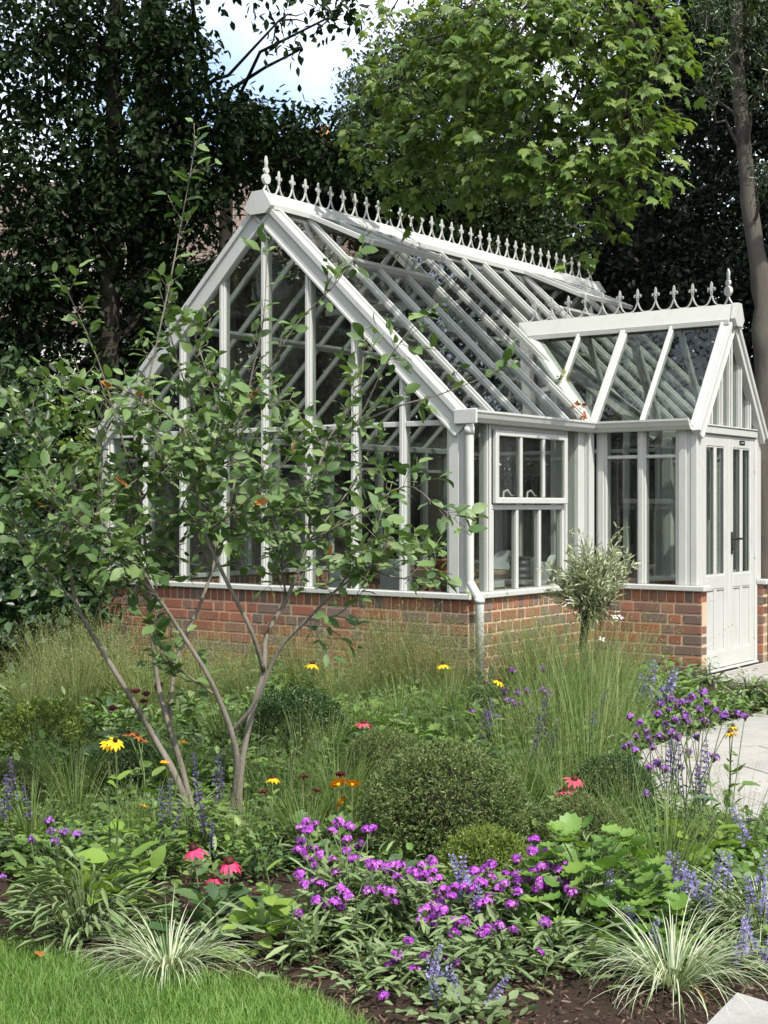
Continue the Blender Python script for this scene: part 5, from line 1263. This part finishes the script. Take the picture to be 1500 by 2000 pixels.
# --- a flowering plant: stems from its base to each head, leaves along them
def flowering(name, label, base, heads, hm, part='flower_head', cat='flower', stem='stem_green', sr=.0022, leaf=T_LA, lmat='mid_leaf', nl=6, ll=.07, basal=20, bl=.10, group=None, spread=.06, seed=0, hs=1.0, branch=0, tilt=.3, low=.75, basal_h=.6):
    rng = np.random.default_rng(seed + int(abs(base.x)*1000)); t = thing(name, label, cat, base, group=group); mb = MB(); P = []; D = []; S = []; N = []
    hgt = max([h.z for h in heads] + [.1])
    for h in heads:
        q = h - base; o = Vector((rng.normal()*spread, rng.normal()*spread, 0)); o = o if o.length < .2 else o*.5
        mid = o.lerp(q, .55) + Vector((rng.normal()*.012, rng.normal()*.012, q.z*.08)); pts = [o, o.lerp(mid, .5), mid, mid.lerp(q, .55) + Vector((0, 0, q.z*.015)), q]
        mb.tube(pts, [sr*1.2, sr*1.1, sr, sr*.9, sr*.7], 4, cap=False)
        for j in range(nl):
            u = rng.uniform(.05, low); k = min(3, int(u*4)); p = pts[k].lerp(pts[k+1], u*4 - k); az = rng.uniform(0, 6.28)
            P.append(tuple(p)); D.append((math.cos(az), math.sin(az), rng.uniform(.0, .8))); S.append(ll*rng.uniform(.6, 1.2)*(1.1 - .5*u))
        tl = Vector((rng.normal()*tilt, rng.normal()*tilt - .1, 1)).normalized()
        o_ = put(part, hm[int(rng.integers(len(hm)))], t, q, tl.to_track_quat('Z', 'Y').to_euler(), hs*rng.uniform(.85, 1.15)); o_.rotation_euler.rotate_axis('Z', rng.uniform(0, 6.28))
    for j in range(basal):
        az = rng.uniform(0, 6.28); rr = abs(rng.normal())*spread*1.6; P.append((rr*math.cos(az), rr*math.sin(az), rng.random()**1.3*hgt*basal_h)); D.append((math.cos(az + rng.normal()*.5), math.sin(az + rng.normal()*.5), rng.uniform(-.15, .9))); S.append(bl*rng.uniform(.55, 1.2))
    P = np.array(P); D = np.array(D)
    if len(P):
        V, l, s = scatter(leaf, P, frames(D, unit(np.array([0, -.1, 1.]) + rng.normal(size=(len(P), 3))*.35)), np.array(S)); parts = [(V, l, s, 0), mb_arrays(mb, 1)]
        put('foliage', leafmesh('foliage', parts, [lmat, stem]), t)['kind'] = 'stuff'
    else: tag(mb.build('stems', stem, t, False), kind='stuff')
    return t
# --- purple verbena drift at the front (heads read off the photograph, each at its own distance)
vp = [(120,140),(160,155),(95,175),(130,180),(280,140),(330,163),(245,185),(420,180),(445,172),(93,230),(322,228),(385,250),(98,280),(75,275),(155,265),(185,298),(130,322),(157,353),(315,280),(340,318),(365,322),(248,325),(88,395),(262,388),(110,445),(160,430),(185,440),(200,452),(285,462),(305,480),(328,508),(425,478),(490,470),(530,480),(555,525),(167,522),(212,530),(262,530),(285,555),(82,592),
 (430,345),(470,345),(450,355),(500,365),(530,385),(520,360),(560,410),(580,350),(545,355),(640,385),(660,420),(685,350),(700,395),(735,330),(740,380),(720,430),(765,415),(640,410),(675,390),
 (760,490),(790,470),(850,460),(830,500),(890,455),(920,465),(950,460),(780,520),(740,545),(790,570),(700,570),(690,600),(720,610),(750,600),(680,630),(740,640),(700,640),(765,570),(830,625),(850,630),(890,625),(840,685),(975,685),(990,675),(1000,660),(1060,650),(1130,670),
 (940,380),(990,370),(1025,345),(1025,405),(960,430),(980,440),(1060,460),(1100,395),(1090,440),(1145,395),(1150,325),(1225,280),(1300,285),(1320,290),(1235,230),(1230,370),(1270,360),(1300,360),(1350,370),(1390,360),(1410,365),(1160,430),(1190,435),(1225,420),(1260,430),(1290,435),(1340,435),(1370,430),(1150,480),(1180,535),(1215,455),(1250,465),(1290,465),(1400,465),(1420,490),(1410,440),(1125,545),(970,540),(1000,530),(930,540),(1020,505),
 (1285,630),(1268,775),(620,720),(565,790),(530,848),(700,785),(650,860),(800,820),(855,830),(497,1075)]
vw = []
for a, b in vp:
    px, py = 550 + a/2.5, 1550 + b/2.5; Yh = 4.78 - (py - 1600)/250*.55 + random.uniform(-.10, .10); p = at(px, py, max(3.95, Yh)); p.z = max(.04, p.z); vw.append(p)
vb = [gp(a, b) for a, b in ((610,1890),(665,1840),(735,1905),(800,1850),(850,1920),(900,1840),(965,1905),(1010,1845),(1080,1900),(1110,1840))]
vl = {i: [] for i in range(len(vb))}
for p in vw: vl[min(range(len(vb)), key=lambda i: (Vector((p.x, p.y*.6, 0)) - Vector((vb[i].x, vb[i].y*.6, 0))).length)].append(p)
for i, b in enumerate(vb):
    flowering('verbena', beside('purple-headed verbena of the drift', b, 0), b, vl[i], VH, lmat='sage_leaf', leaf=T_TN, nl=10, ll=.07, basal=120, bl=.078, group='purple verbena drift', spread=.085, seed=i, hs=1.0, low=.8, basal_h=.75)
def pts(l, Y, jit=.15): return [at(a, b, Y + random.uniform(-jit, jit)) for a, b in l]
flowering('verbena', 'small verbena with few violet heads at the left edge of the border', gp(110, 1780), pts([(95,1605),(100,1625),(107,1645),(40,1680),(125,1627),(150,1630),(5,1715),(60,1640)], 5.0), VB, lmat='mid_leaf', nl=3, basal=30, hs=1.1)
flowering('tall_verbena', 'wiry verbena with clustered violet heads over the stone path', gp(1350, 1720), pts([(1350,1362),(1330,1372),(1318,1408),(1340,1405),(1290,1440),(1372,1352),(1400,1388),(1298,1502),(1268,1500),(1330,1500),(1440,1395),(1455,1400),(1240,1466),(1230,1455),(1310,1432),(1325,1440),(1375,1410),(1285,1492),(1262,1552),(1345,1470),(1395,1480),(1415,1398),(1360,1440),(1270,1445)], 5.6, .2), VB, stem='stem_green', nl=1, ll=.05, basal=8, lmat='deep_leaf', hs=1.2, spread=.1, seed=2, low=.5)
flowering('tall_verbena', 'wiry verbena with violet heads beside the yellow daisy at the downpipe', gp(1000, 1500), pts([(1000,1310),(1060,1308),(985,1350),(1010,1355),(1030,1350),(1060,1350),(1070,1355),(1000,1375),(1015,1378),(920,1392),(950,1398),(1040,1390),(975,1405),(990,1370)], 7.9, .2), VB, nl=3, ll=.08, basal=40, lmat='mid_leaf', hs=1.6, spread=.1, seed=3)
flowering('tall_verbena', 'violet verbena heads over the tip of the stone path beside the terrace plants', gp(1300, 1560), pts([(1230,1400),(1250,1412),(1262,1430),(1285,1395),(1305,1388),(1322,1380),(1345,1372),(1242,1440),(1300,1415),(1275,1460),(1335,1395),(1220,1460),(1365,1385),(1290,1375),(1310,1365),(1380,1372)], 6.5, .15), VB, nl=0, ll=.05, basal=5, lmat='mid_leaf', hs=1.2, spread=.08, seed=6, low=.5)
# --- coneflowers
flowering('coneflower', 'coneflower with bright pink drooping petals near the lawn', gp(420, 1835), pts([(378,1658),(448,1684),(419,1714)], 4.85, .06), CONE, nl=9, ll=.075, basal=60, bl=.085, lmat='deep_leaf', leaf=T_FI, hs=1.15, stem='stem_purple', sr=.003, tilt=.25)
flowering('coneflower', 'coneflower with three rose-red heads below the tall grass', gp(1110, 1710), pts([(1122,1522),(1098,1548),(1113,1570),(1105,1545)], 5.6, .05), [CONR], nl=8, ll=.09, basal=40, bl=.12, lmat='mid_leaf', leaf=T_FI, hs=1.1, stem='stem_purple', sr=.003, tilt=.3)
# --- yellow and orange daisies
for i, (h, b, lab, Yh, hm) in enumerate(((( (865,1298),), (868,1420), 'single yellow daisy against the brick corner by the downpipe', 8.9, RUD), (((975,1330),), (985,1450), 'yellow daisy beside the foot of the downpipe', 8.4, RUD), (((610,1297),), (612,1420), 'yellow daisy above the dark box ball', 8.9, RUD), (((533,1520),), (530,1660), 'yellow daisy with hanging petals right of the forked stems', 5.9, RUD),
     (((1432,1420),(1425,1432)), (1425,1680), 'yellow daisy with ragged petals over the stone path', 5.6, RUD), (((940,1617),), (935,1770), 'single orange daisy over the small golden yew', 5.1, GEUM), (((225,1447),(212,1452)), (222,1800), 'tall yellow daisy with large lime-green lower leaves', 4.85, RUD), (((268,1437),(252,1432),(280,1445)), (270,1640), 'fading copper daisies beside the left stem of the small tree', 6.1, [COP]))):
    lime = i == 6
    flowering('daisy', lab, gp(*b), pts(h, Yh, .03), hm, nl=8 if not lime else 10, ll=.07 if not lime else .085, basal=14 if not lime else 34, bl=.08 if not lime else .115, lmat='lime_leaf' if lime else 'mid_leaf', leaf=T_FI, hs=(1.15 if Yh > 8 else .72), sr=.003, seed=i, spread=.04, basal_h=.35 if lime else .6)
flowering('daisy', 'leafy lime-green daisy plant in bud standing in the bark mulch', gp(515, 1862), pts([(505,1640)], 4.45, .01), [umbel(40, .006, 4, .004, 'lime_leaf')], part='bud', nl=7, ll=.08, basal=28, bl=.105, lmat='lime_leaf', leaf=T_FI, sr=.003, spread=.045, basal_h=.45)
flowering('geum', 'orange geum flowers in the centre of the border', gp(668, 1700), pts([(660,1532),(688,1532),(668,1567)], 5.6, .04), GEUM, nl=4, basal=26, leaf=T_RO, bl=.07, ll=.04, hs=1.25, lmat='mid_leaf', tilt=.6)
flowering('geum', 'small orange geum between the stems of the small tree', gp(330, 1660), pts([(323,1490),(358,1450),(281,1575)], 5.8, .06), GEUM, nl=3, basal=18, leaf=T_RO, bl=.06, ll=.04, hs=.75, lmat='fresh_leaf')
flowering('chocolate_flower', 'dark maroon flower heads beside the orange geum', gp(600, 1690), pts([(593,1518),(665,1513),(515,1547),(618,1545)], 5.7, .1), MAR, nl=4, basal=20, bl=.07, hs=.95, lmat='mid_leaf', stem='stem_purple')
flowering('chocolate_flower', 'almost black flower heads behind the yellow daisy on the left', gp(210, 1500), pts([(182,1375),(220,1383),(265,1350),(285,1355),(310,1340),(280,1370)], 7.7, .15), MAR, nl=4, basal=24, bl=.1, hs=.95, lmat='deep_leaf', stem='stem_purple')
flowering('coneflower', 'single dark rose coneflower beside the yew mound', gp(712, 1520), pts([(710,1412)], 7.3, .02), [CONR], nl=6, basal=20, bl=.1, hs=1.2, lmat='mid_leaf', stem='stem_purple')
flowering('gaura', 'white gaura flowers on thin stems in front of the silver shrub', gp(1120, 1440), pts([(1108,1180),(1112,1172),(1205,1195),(1212,1205),(1175,1248),(1108,1250),(1118,1240),(1200,1205),(1090,1200)], 8.5, .1), [GAU], nl=4, ll=.05, basal=20, bl=.08, hs=1.3, lmat='mid_leaf', sr=.0016)
# --- blue spikes
for i, (b, l_, Yh, lab) in enumerate((((30,1690),[(18,1590),(28,1560),(60,1600),(5,1600)],5.5,'blue salvia spikes at the left edge of the border'), ((335,1680),[(330,1610),(345,1640),(320,1630)],5.6,'dark blue salvia spikes between the two stem clumps'), ((410,1640),[(390,1560),(420,1540),(425,1580)],6.0,'dark blue salvia spikes behind the right stem clump'), ((415,1740),[(413,1670),(400,1630)],5.1,'short blue salvia spike behind the pink coneflower'),
     ((950,1500),[(938,1465),(950,1450),(955,1440)],7.6,'dark blue salvia spikes left of the tall grass'), ((1060,1560),[(1050,1480),(1065,1460),(1075,1475),(1035,1490)],6.9,'dark blue salvia spikes in front of the tall grass'), ((1320,1680),[(1300,1560),(1315,1520),(1310,1490),(1325,1545)],5.5,'slate blue salvia spikes under the wiry verbena'), ((1370,1690),[(1365,1580),(1360,1540),(1372,1560)],5.4,'slate blue salvia spikes right of the wiry verbena'), ((1150,1500),[(1150,1460),(1160,1440)],7.4,'single salvia spikes inside the tall grass'))):
    flowering('salvia', lab, gp(*b), pts(l_, Yh, .05), SAL, 'flower_spike', stem='stem_purple', nl=5, ll=.05, basal=22, bl=.07, lmat='mid_leaf', leaf=T_TO, hs=Yh/5.6, tilt=.12, seed=i)
for i, (b, l_, Yh, lab) in enumerate((((1300,1830),[(1305,1740),(1300,1715),(1318,1770),(1285,1760),(1325,1750)],4.7,'tall lavender catmint spikes beside the scalloped leaves'), ((1195,1850),[(1195,1770),(1205,1740)],4.6,'single stout lavender spike in front of the scalloped leaves'), ((1400,1830),[(1390,1730),(1370,1760),(1350,1750),(1420,1740),(1340,1790),(1380,1790)],4.6,'lavender catmint over the dark soil by the sedge'), ((1480,1800),[(1480,1740),(1470,1770),(1460,1650),(1490,1800),(1455,1820)],4.5,'lavender catmint at the right edge over the striped sedge'),
     ((880,1975),[(870,1930),(845,1910),(890,1950),(860,1965)],4.0,'pale blue catmint under the purple verbena'), ((905,1890),[(905,1760),(915,1745),(925,1790),(890,1770)],4.45,'pale blue catmint spikes among the purple verbena heads'), ((940,1990),[(930,1985),(955,1965)],3.95,'pale blue catmint at the front beside the lawn'), ((1240,1870),[(1250,1840),(1225,1850),(1270,1870)],4.4,'low catmint between verbena and striped sedge'), ((1440,1900),[(1450,1870),(1430,1880),(1480,1890),(1470,1860)],4.25,'low catmint behind the corner of the grey paving'), ((1220,1440),[(1260,1372),(1240,1380),(1300,1376),(1280,1385)],8.9,'blue catmint at the foot of the porch brickwork'))):
    flowering('catmint', lab, gp(*b), pts(l_, Yh, .06), NEP, 'flower_spike', nl=9, ll=.045, basal=60, bl=.05, lmat='sage_leaf', leaf=tpl_ovate(.3), hs=.8*Yh/4.8, tilt=.3, spread=.07, seed=20 + i)
# --- leafy plants
def leafy(n, r, h, size, tpl, mat, seed, stalk=True, up=.6):
    rng = np.random.default_rng(seed); a = rng.uniform(0, 6.28, n); rr = r*np.sqrt(rng.random(n)); z = h*(1 - .55*(rr/r)**2)*rng.uniform(.25, 1, n)
    P = np.c_[np.cos(a)*rr, np.sin(a)*rr, z]; D = np.c_[np.cos(a), np.sin(a), rng.uniform(-.35, .45, n)] + rng.normal(size=(n, 3))*.25
    parts = [(*scatter(tpl, P, frames(D, unit(np.array([0, -.12, 1.]) + rng.normal(size=(n, 3))*.28)), size*rng.uniform(.55, 1.2, n)), 0)]
    mb = MB()
    for p in P[::2 if n > 60 else 1]: mb.tube([(p[0]*.15, p[1]*.15, 0), (p[0]*.6, p[1]*.6, p[2]*.8), tuple(p)], [.003, .0022, .0015], 3, cap=False)
    parts.append(mb_arrays(mb, 1)); return leafmesh('foliage', parts, [mat, 'stem_green'])
L1 = leafy(260, .25, .36, .064, T_RO, 'fresh_leaf', 1); place('lady_mantle', 'bright green plant with broad scalloped leaves behind the verbena', 'plant', L1, 'foliage', gp(1150, 1835), scale=1.05)
L2 = leafy(300, .24, .25, .095, tpl_ovate(.075, .02, -.15), 'sage_leaf', 2); place('leafy_perennial', 'loose mound of narrow grey-green leaves at the lawn edge', 'plant', L2, 'foliage', gp(165, 1835), scale=1.05)
L3 = leafy(210, .20, .25, .056, T_OV, 'mid_leaf', 3); L4 = leafy(210, .20, .22, .056, T_TO, 'deep_leaf', 4); L5 = leafy(150, .18, .22, .052, T_RO, 'mid_leaf', 5); L6 = leafy(230, .22, .24, .055, T_OV, 'fresh_leaf', 6); L7 = leafy(60, .15, .25, .12, T_FI, 'lime_leaf', 7)
place('leafy_perennial', 'spreading mound of fresh green leaves beside the terrace', 'plant', L6, 'foliage', gp(1395, 1400), scale=.95)
place('leafy_perennial', 'low fresh green leaves at the foot of the porch brickwork', 'plant', L6, 'foliage', gp(1300, 1395), scale=.95)
place('leafy_perennial', 'yellow-green leaves in front of the path under the wiry verbena', 'plant', L7, 'foliage', gp(1370, 1720), scale=1.0)
place('leafy_perennial', 'grey-leaved rosemary-like shoot beside the door', 'plant', leafy(60, .12, .3, .09, T_LA, 'sage_leaf', 8), 'foliage', gl2w(1.78, -1.15, 0), scale=.8)
SILB = leafy(260, .16, .22, .04, T_LA, 'silver_leaf', 9); place('lavender_mound', 'small grey lavender mound at the edge of the terrace', 'plant', SILB, 'foliage', gp(1462, 1375), scale=1.2); place('lavender_mound', 'small pale lavender mound at the tip of the path', 'plant', SILB, 'foliage', gp(1262, 1432), scale=.85)
fill = []
rngf = np.random.default_rng(99)
for k in range(64):
    for _ in range(40):
        px = rngf.uniform(-150, 1600); py = 1360 + 480*rngf.random()**1.2; p = gp(px, py)
        lx = (p.x - GC.x)*CA + (p.y - GC.y)*SA; ly = -(p.x - GC.x)*SA + (p.y - GC.y)*CA
        if inside(ext, p.x, p.y) or inside(tp_ := [(q[0], q[1]) for q in tc], p.x, p.y) or inside(npp, p.x, p.y) or inside(LAWN, p.x, p.y): continue
        if lx > -.35 and ly > -.35 or (lx > PX0 - .35 and ly > -PD - .3): continue
        if py > 1740 and px < 620: continue
        if py > 1540 and py < 1720 and px > 1180: continue
        if px > 1330 and py < 1420: continue
        if px > 1200 and 1420 < py < 1560: continue
        if any(abs(px - a) < w and b - 30 < py < b + 130 for a, b, w in ((868,1690,190),(950,1775,110),(575,1500,110),(945,1425,80),(755,1560,80),(85,1500,90),(245,1575,80),(1195,1600,90))): continue
        if any((p - Vector(q)).length < .22 for q in fill): continue
        break
    else: continue
    fill.append(tuple(p)); i = int(rngf.integers(5)); far = p.y > 6.6
    g = ('oval-leaved perennials', 'tooth-leaved perennials', 'scalloped perennials', 'fresh green perennials', 'narrow-leaved perennials')[i]
    place('leafy_perennial', beside(('mid-green oval-leaved perennial', 'deep green tooth-leaved perennial', 'round scalloped-leaved perennial', 'fresh green oval-leaved perennial', 'grey-green narrow-leaved perennial')[i], p, g), 'plant', (L3, L4, L5, L6, L2)[i], 'foliage', Vector(p), scale=rngf.uniform(.75, 1.15)*(1.15 if far else .85), group=g)
# --- silver standard shrub
WB = gp(1142, 1415); rng = np.random.default_rng(12)
WT = thing('silver_willow', 'small standard shrub with silvery foliage ball on a dark trunk', 'shrub', WB)
mb = MB(); mb.tube([(0,0,-.02), (.01,0,.25), (-.01,.01,.5), (.01,0,.72)], [.032,.03,.028,.026], 10); mb.build('trunk', 'bark_dark', WT, False)
cW = Vector((.045, 0, .91)); n = 420; P = []; D = []
mb = MB()
for k in range(n):
    d = rnd_dirs(1, rng)[0]; d[2] = d[2]*.8 + .12; d = unit(d); L_ = rng.uniform(.10, .34)*(.75 + .5*abs(math.sin(d[0]*3.1 + d[2]*2.3 + 1)))*(1.25 if d[2] < -.1 else 1); e = cW + Vector((d[0]*.76, d[1]*.76, d[2]*.8 + .35*max(0, .3 - L_) + rng.uniform(0, .25)))*L_; s0 = cW + Vector((0, 0, -.16)) + Vector(rng.normal(size=3))*.05
    if k < 3: e = cW + Vector((-.14 + .15*k, 0, .30 + .06*(k != 1)))
    mb.tube([s0, s0.lerp(e, .5) + Vector((0,0,.01)), e], [.003,.002,.001], 3, cap=False)
    for j in range(14 if d[2] > -.25 else 5):
        t = rng.uniform(.35, 1); P.append(tuple(s0.lerp(e, t))); D.append(unit(np.array((e - s0).normalized()) + rng.normal(size=3)*.55))
P = np.array(P); V, l, s = scatter(T_LA, P, frames(np.array(D), rnd_dirs(len(P), rng)), .046*rng.uniform(.6, 1.2, len(P)))
put('foliage', leafmesh('foliage', [(V, l, s, 0), mb_arrays(mb, 1)], ['silver_leaf', 'stem_purple']), WT)['kind'] = 'stuff'
# --- low ground cover between the plants, bark mulch, lawn blades
rng = np.random.default_rng(123)
n = 6200; px = rng.uniform(-500, 1900, n); dd = rng.uniform(4.3, 11.5, n); gx = (px - 750)/FPX*dd; gy = dd
ok = ~inside(ext, gx, gy) & ~inside([(q[0], q[1]) for q in tc], gx, gy) & ~inside(npp, gx, gy) & ~inside(LAWN, gx, gy)
lx = (gx - GC.x)*CA + (gy - GC.y)*SA; ly = -(gx - GC.x)*SA + (gy - GC.y)*CA
ok &= ~(((lx > -.15) & (ly > -.15)) | ((lx > PX0 - .15) & (ly > -PD - .12)))
pyy = HORIZON + FPX*CAM_H/gy
ok &= ~((px > 1340) & (pyy < 1385)); ok &= ~((pyy > 1700) & (px < 640) & (rng.random(n) < .94)); ok &= ~((pyy > 1820) & (rng.random(n) < .75))
gx, gy = gx[ok], gy[ok]; per = 15; n = len(gx)
base_ = np.repeat(np.c_[gx, gy, np.zeros(n)], per, 0); hgt = np.repeat(rng.uniform(.04, .20, n)*np.where(gy > 7, 1.3, .8), per); kind = np.repeat(rng.integers(0, 4, n), per); m = len(base_)
P = base_ + np.c_[rng.normal(size=(m, 2))*.06, rng.random(m)*hgt]; D = np.c_[rng.normal(size=(m, 2)), rng.uniform(-.2, 1.0, m)]; Nn = unit(np.array([0, -.1, 1.]) + rng.normal(size=(m, 3))*.4); S = .043*rng.uniform(.6, 1.4, m)*np.repeat(np.where(gy > 7, 1.2, .9), per)
parts = []
for k, t in enumerate((T_OV, T_LA, T_TO, T_BR)):
    q = kind == k; parts.append((*scatter(t, P[q], frames(D[q], Nn[q]), S[q]*(1, 1.5, 1.2, .8)[k]), k))
tag(put('ground_cover', leafmesh('ground_cover', parts, ['mid_leaf', 'sage_leaf', 'deep_leaf', 'fresh_leaf'])), 'low mixed green foliage covering the soil of the border', 'ground cover', kind='stuff')
n = 26000; gx = rng.uniform(-2.6, 2.4, n); gy = rng.uniform(3.6, 7.0, n)
ok = ~inside(ext, gx, gy) & ~inside(npp, gx, gy) & ~inside(LAWN, gx, gy) & (rng.random(n) < np.where(gy < 5.2, 1, .45)); gx, gy = gx[ok], gy[ok]; n = len(gx)
chip = ([(-.5,-.15,0),(.5,-.12,.02),(.5,.14,0),(-.45,.13,.03),(0,0,.16)], [(0,1,4),(1,2,4),(2,3,4),(3,0,4)])
az = rng.uniform(0, 6.28, n); D = np.c_[np.cos(az), np.sin(az), rng.normal(size=n)*.3]; V, l, s = scatter(chip, np.c_[gx, gy, .004 + rng.random(n)*.022], frames(D, unit(np.array([0,0,1.]) + rng.normal(size=(n,3))*.4)), .020*rng.uniform(.35, 1.5, n))
tag(put('bark_mulch', np_mesh('bark_mulch', V, l, s, 'bark_chip', flat=True)), 'dark shredded bark mulch over the border soil', 'mulch', kind='stuff')
n = 120000; gx = rng.uniform(-2.6, .35, n); gy = rng.uniform(3.3, 4.75, n)
e2 = [(a, b) for a, b in LAWN]; ok = inside(e2, gx + rng.normal(size=n)*.012, gy + rng.normal(size=n)*.012); gx, gy = gx[ok], gy[ok]; n = len(gx)
V, l, s, VV = ribbons(n, .062, .0030, .35, .9, .0, rng, 3, .5); V = V.reshape(n, -1, 3) + np.c_[gx, gy, np.full(n, .004)][:, None, :]
tag(put('grass', np_mesh('grass', V.reshape(-1, 3), l, s, 'lawn_blade')), 'mown green lawn grass at the front of the border', 'grass', kind='stuff')
# --- fallen leaves: on the lawn, and caught in the roof valley
def fallen(loc, lab, mat='leaf_orange', s_=.06, rot=(.1, .1, 0)):
    V, l, st_ = scatter(T_L2, np.zeros((1, 3)), np.eye(3)[None], np.ones(1)); tag(put('fallen_leaf', np_mesh('fallen_leaf', V, l, st_, mat), None, loc, rot, s_), lab, 'leaf')
fallen(gp(80, 1898) + Vector((0, 0, .045)), 'dry brown leaf lying on the lawn', 'copper', .05, (.3, .2, .5)); fallen(gp(445, 1922) + Vector((0, 0, .04)), 'small pale leaf lying at the lawn edge beside the sedge', 'grass_gold', .03, (.2, .1, 2))
fallen(gp(1375, 1965) + Vector((0, 0, .02)), 'dry copper leaf upright beside the grey paving', 'copper', .05, (1.1, .2, 2))
rng = np.random.default_rng(5)
for t, lab, m_, nn in ((.05, 'reddish dead leaves at the foot of the roof valley', 'terracotta', 16), (.14, 'brown dead leaves caught low in the roof valley', 'copper', 22), (.42, 'yellowish dead leaves caught halfway up the roof valley', 'grass_gold', 14)):
    c = gl2w(PX0 + (PXM - PX0)*t, YB*t, ZE + (ZPR - ZE)*t + .035); P = rng.normal(size=(nn, 3))*np.array([.035, .035, .02]); V, l, s = scatter(T_BR, P, frames(rnd_dirs(nn, rng), rnd_dirs(nn, rng)), .055*rng.uniform(.6, 1.2, nn))
    tag(put('leaf_litter', np_mesh('leaf_litter', V, l, s, m_), None, c), lab, 'leaf litter', kind='stuff')
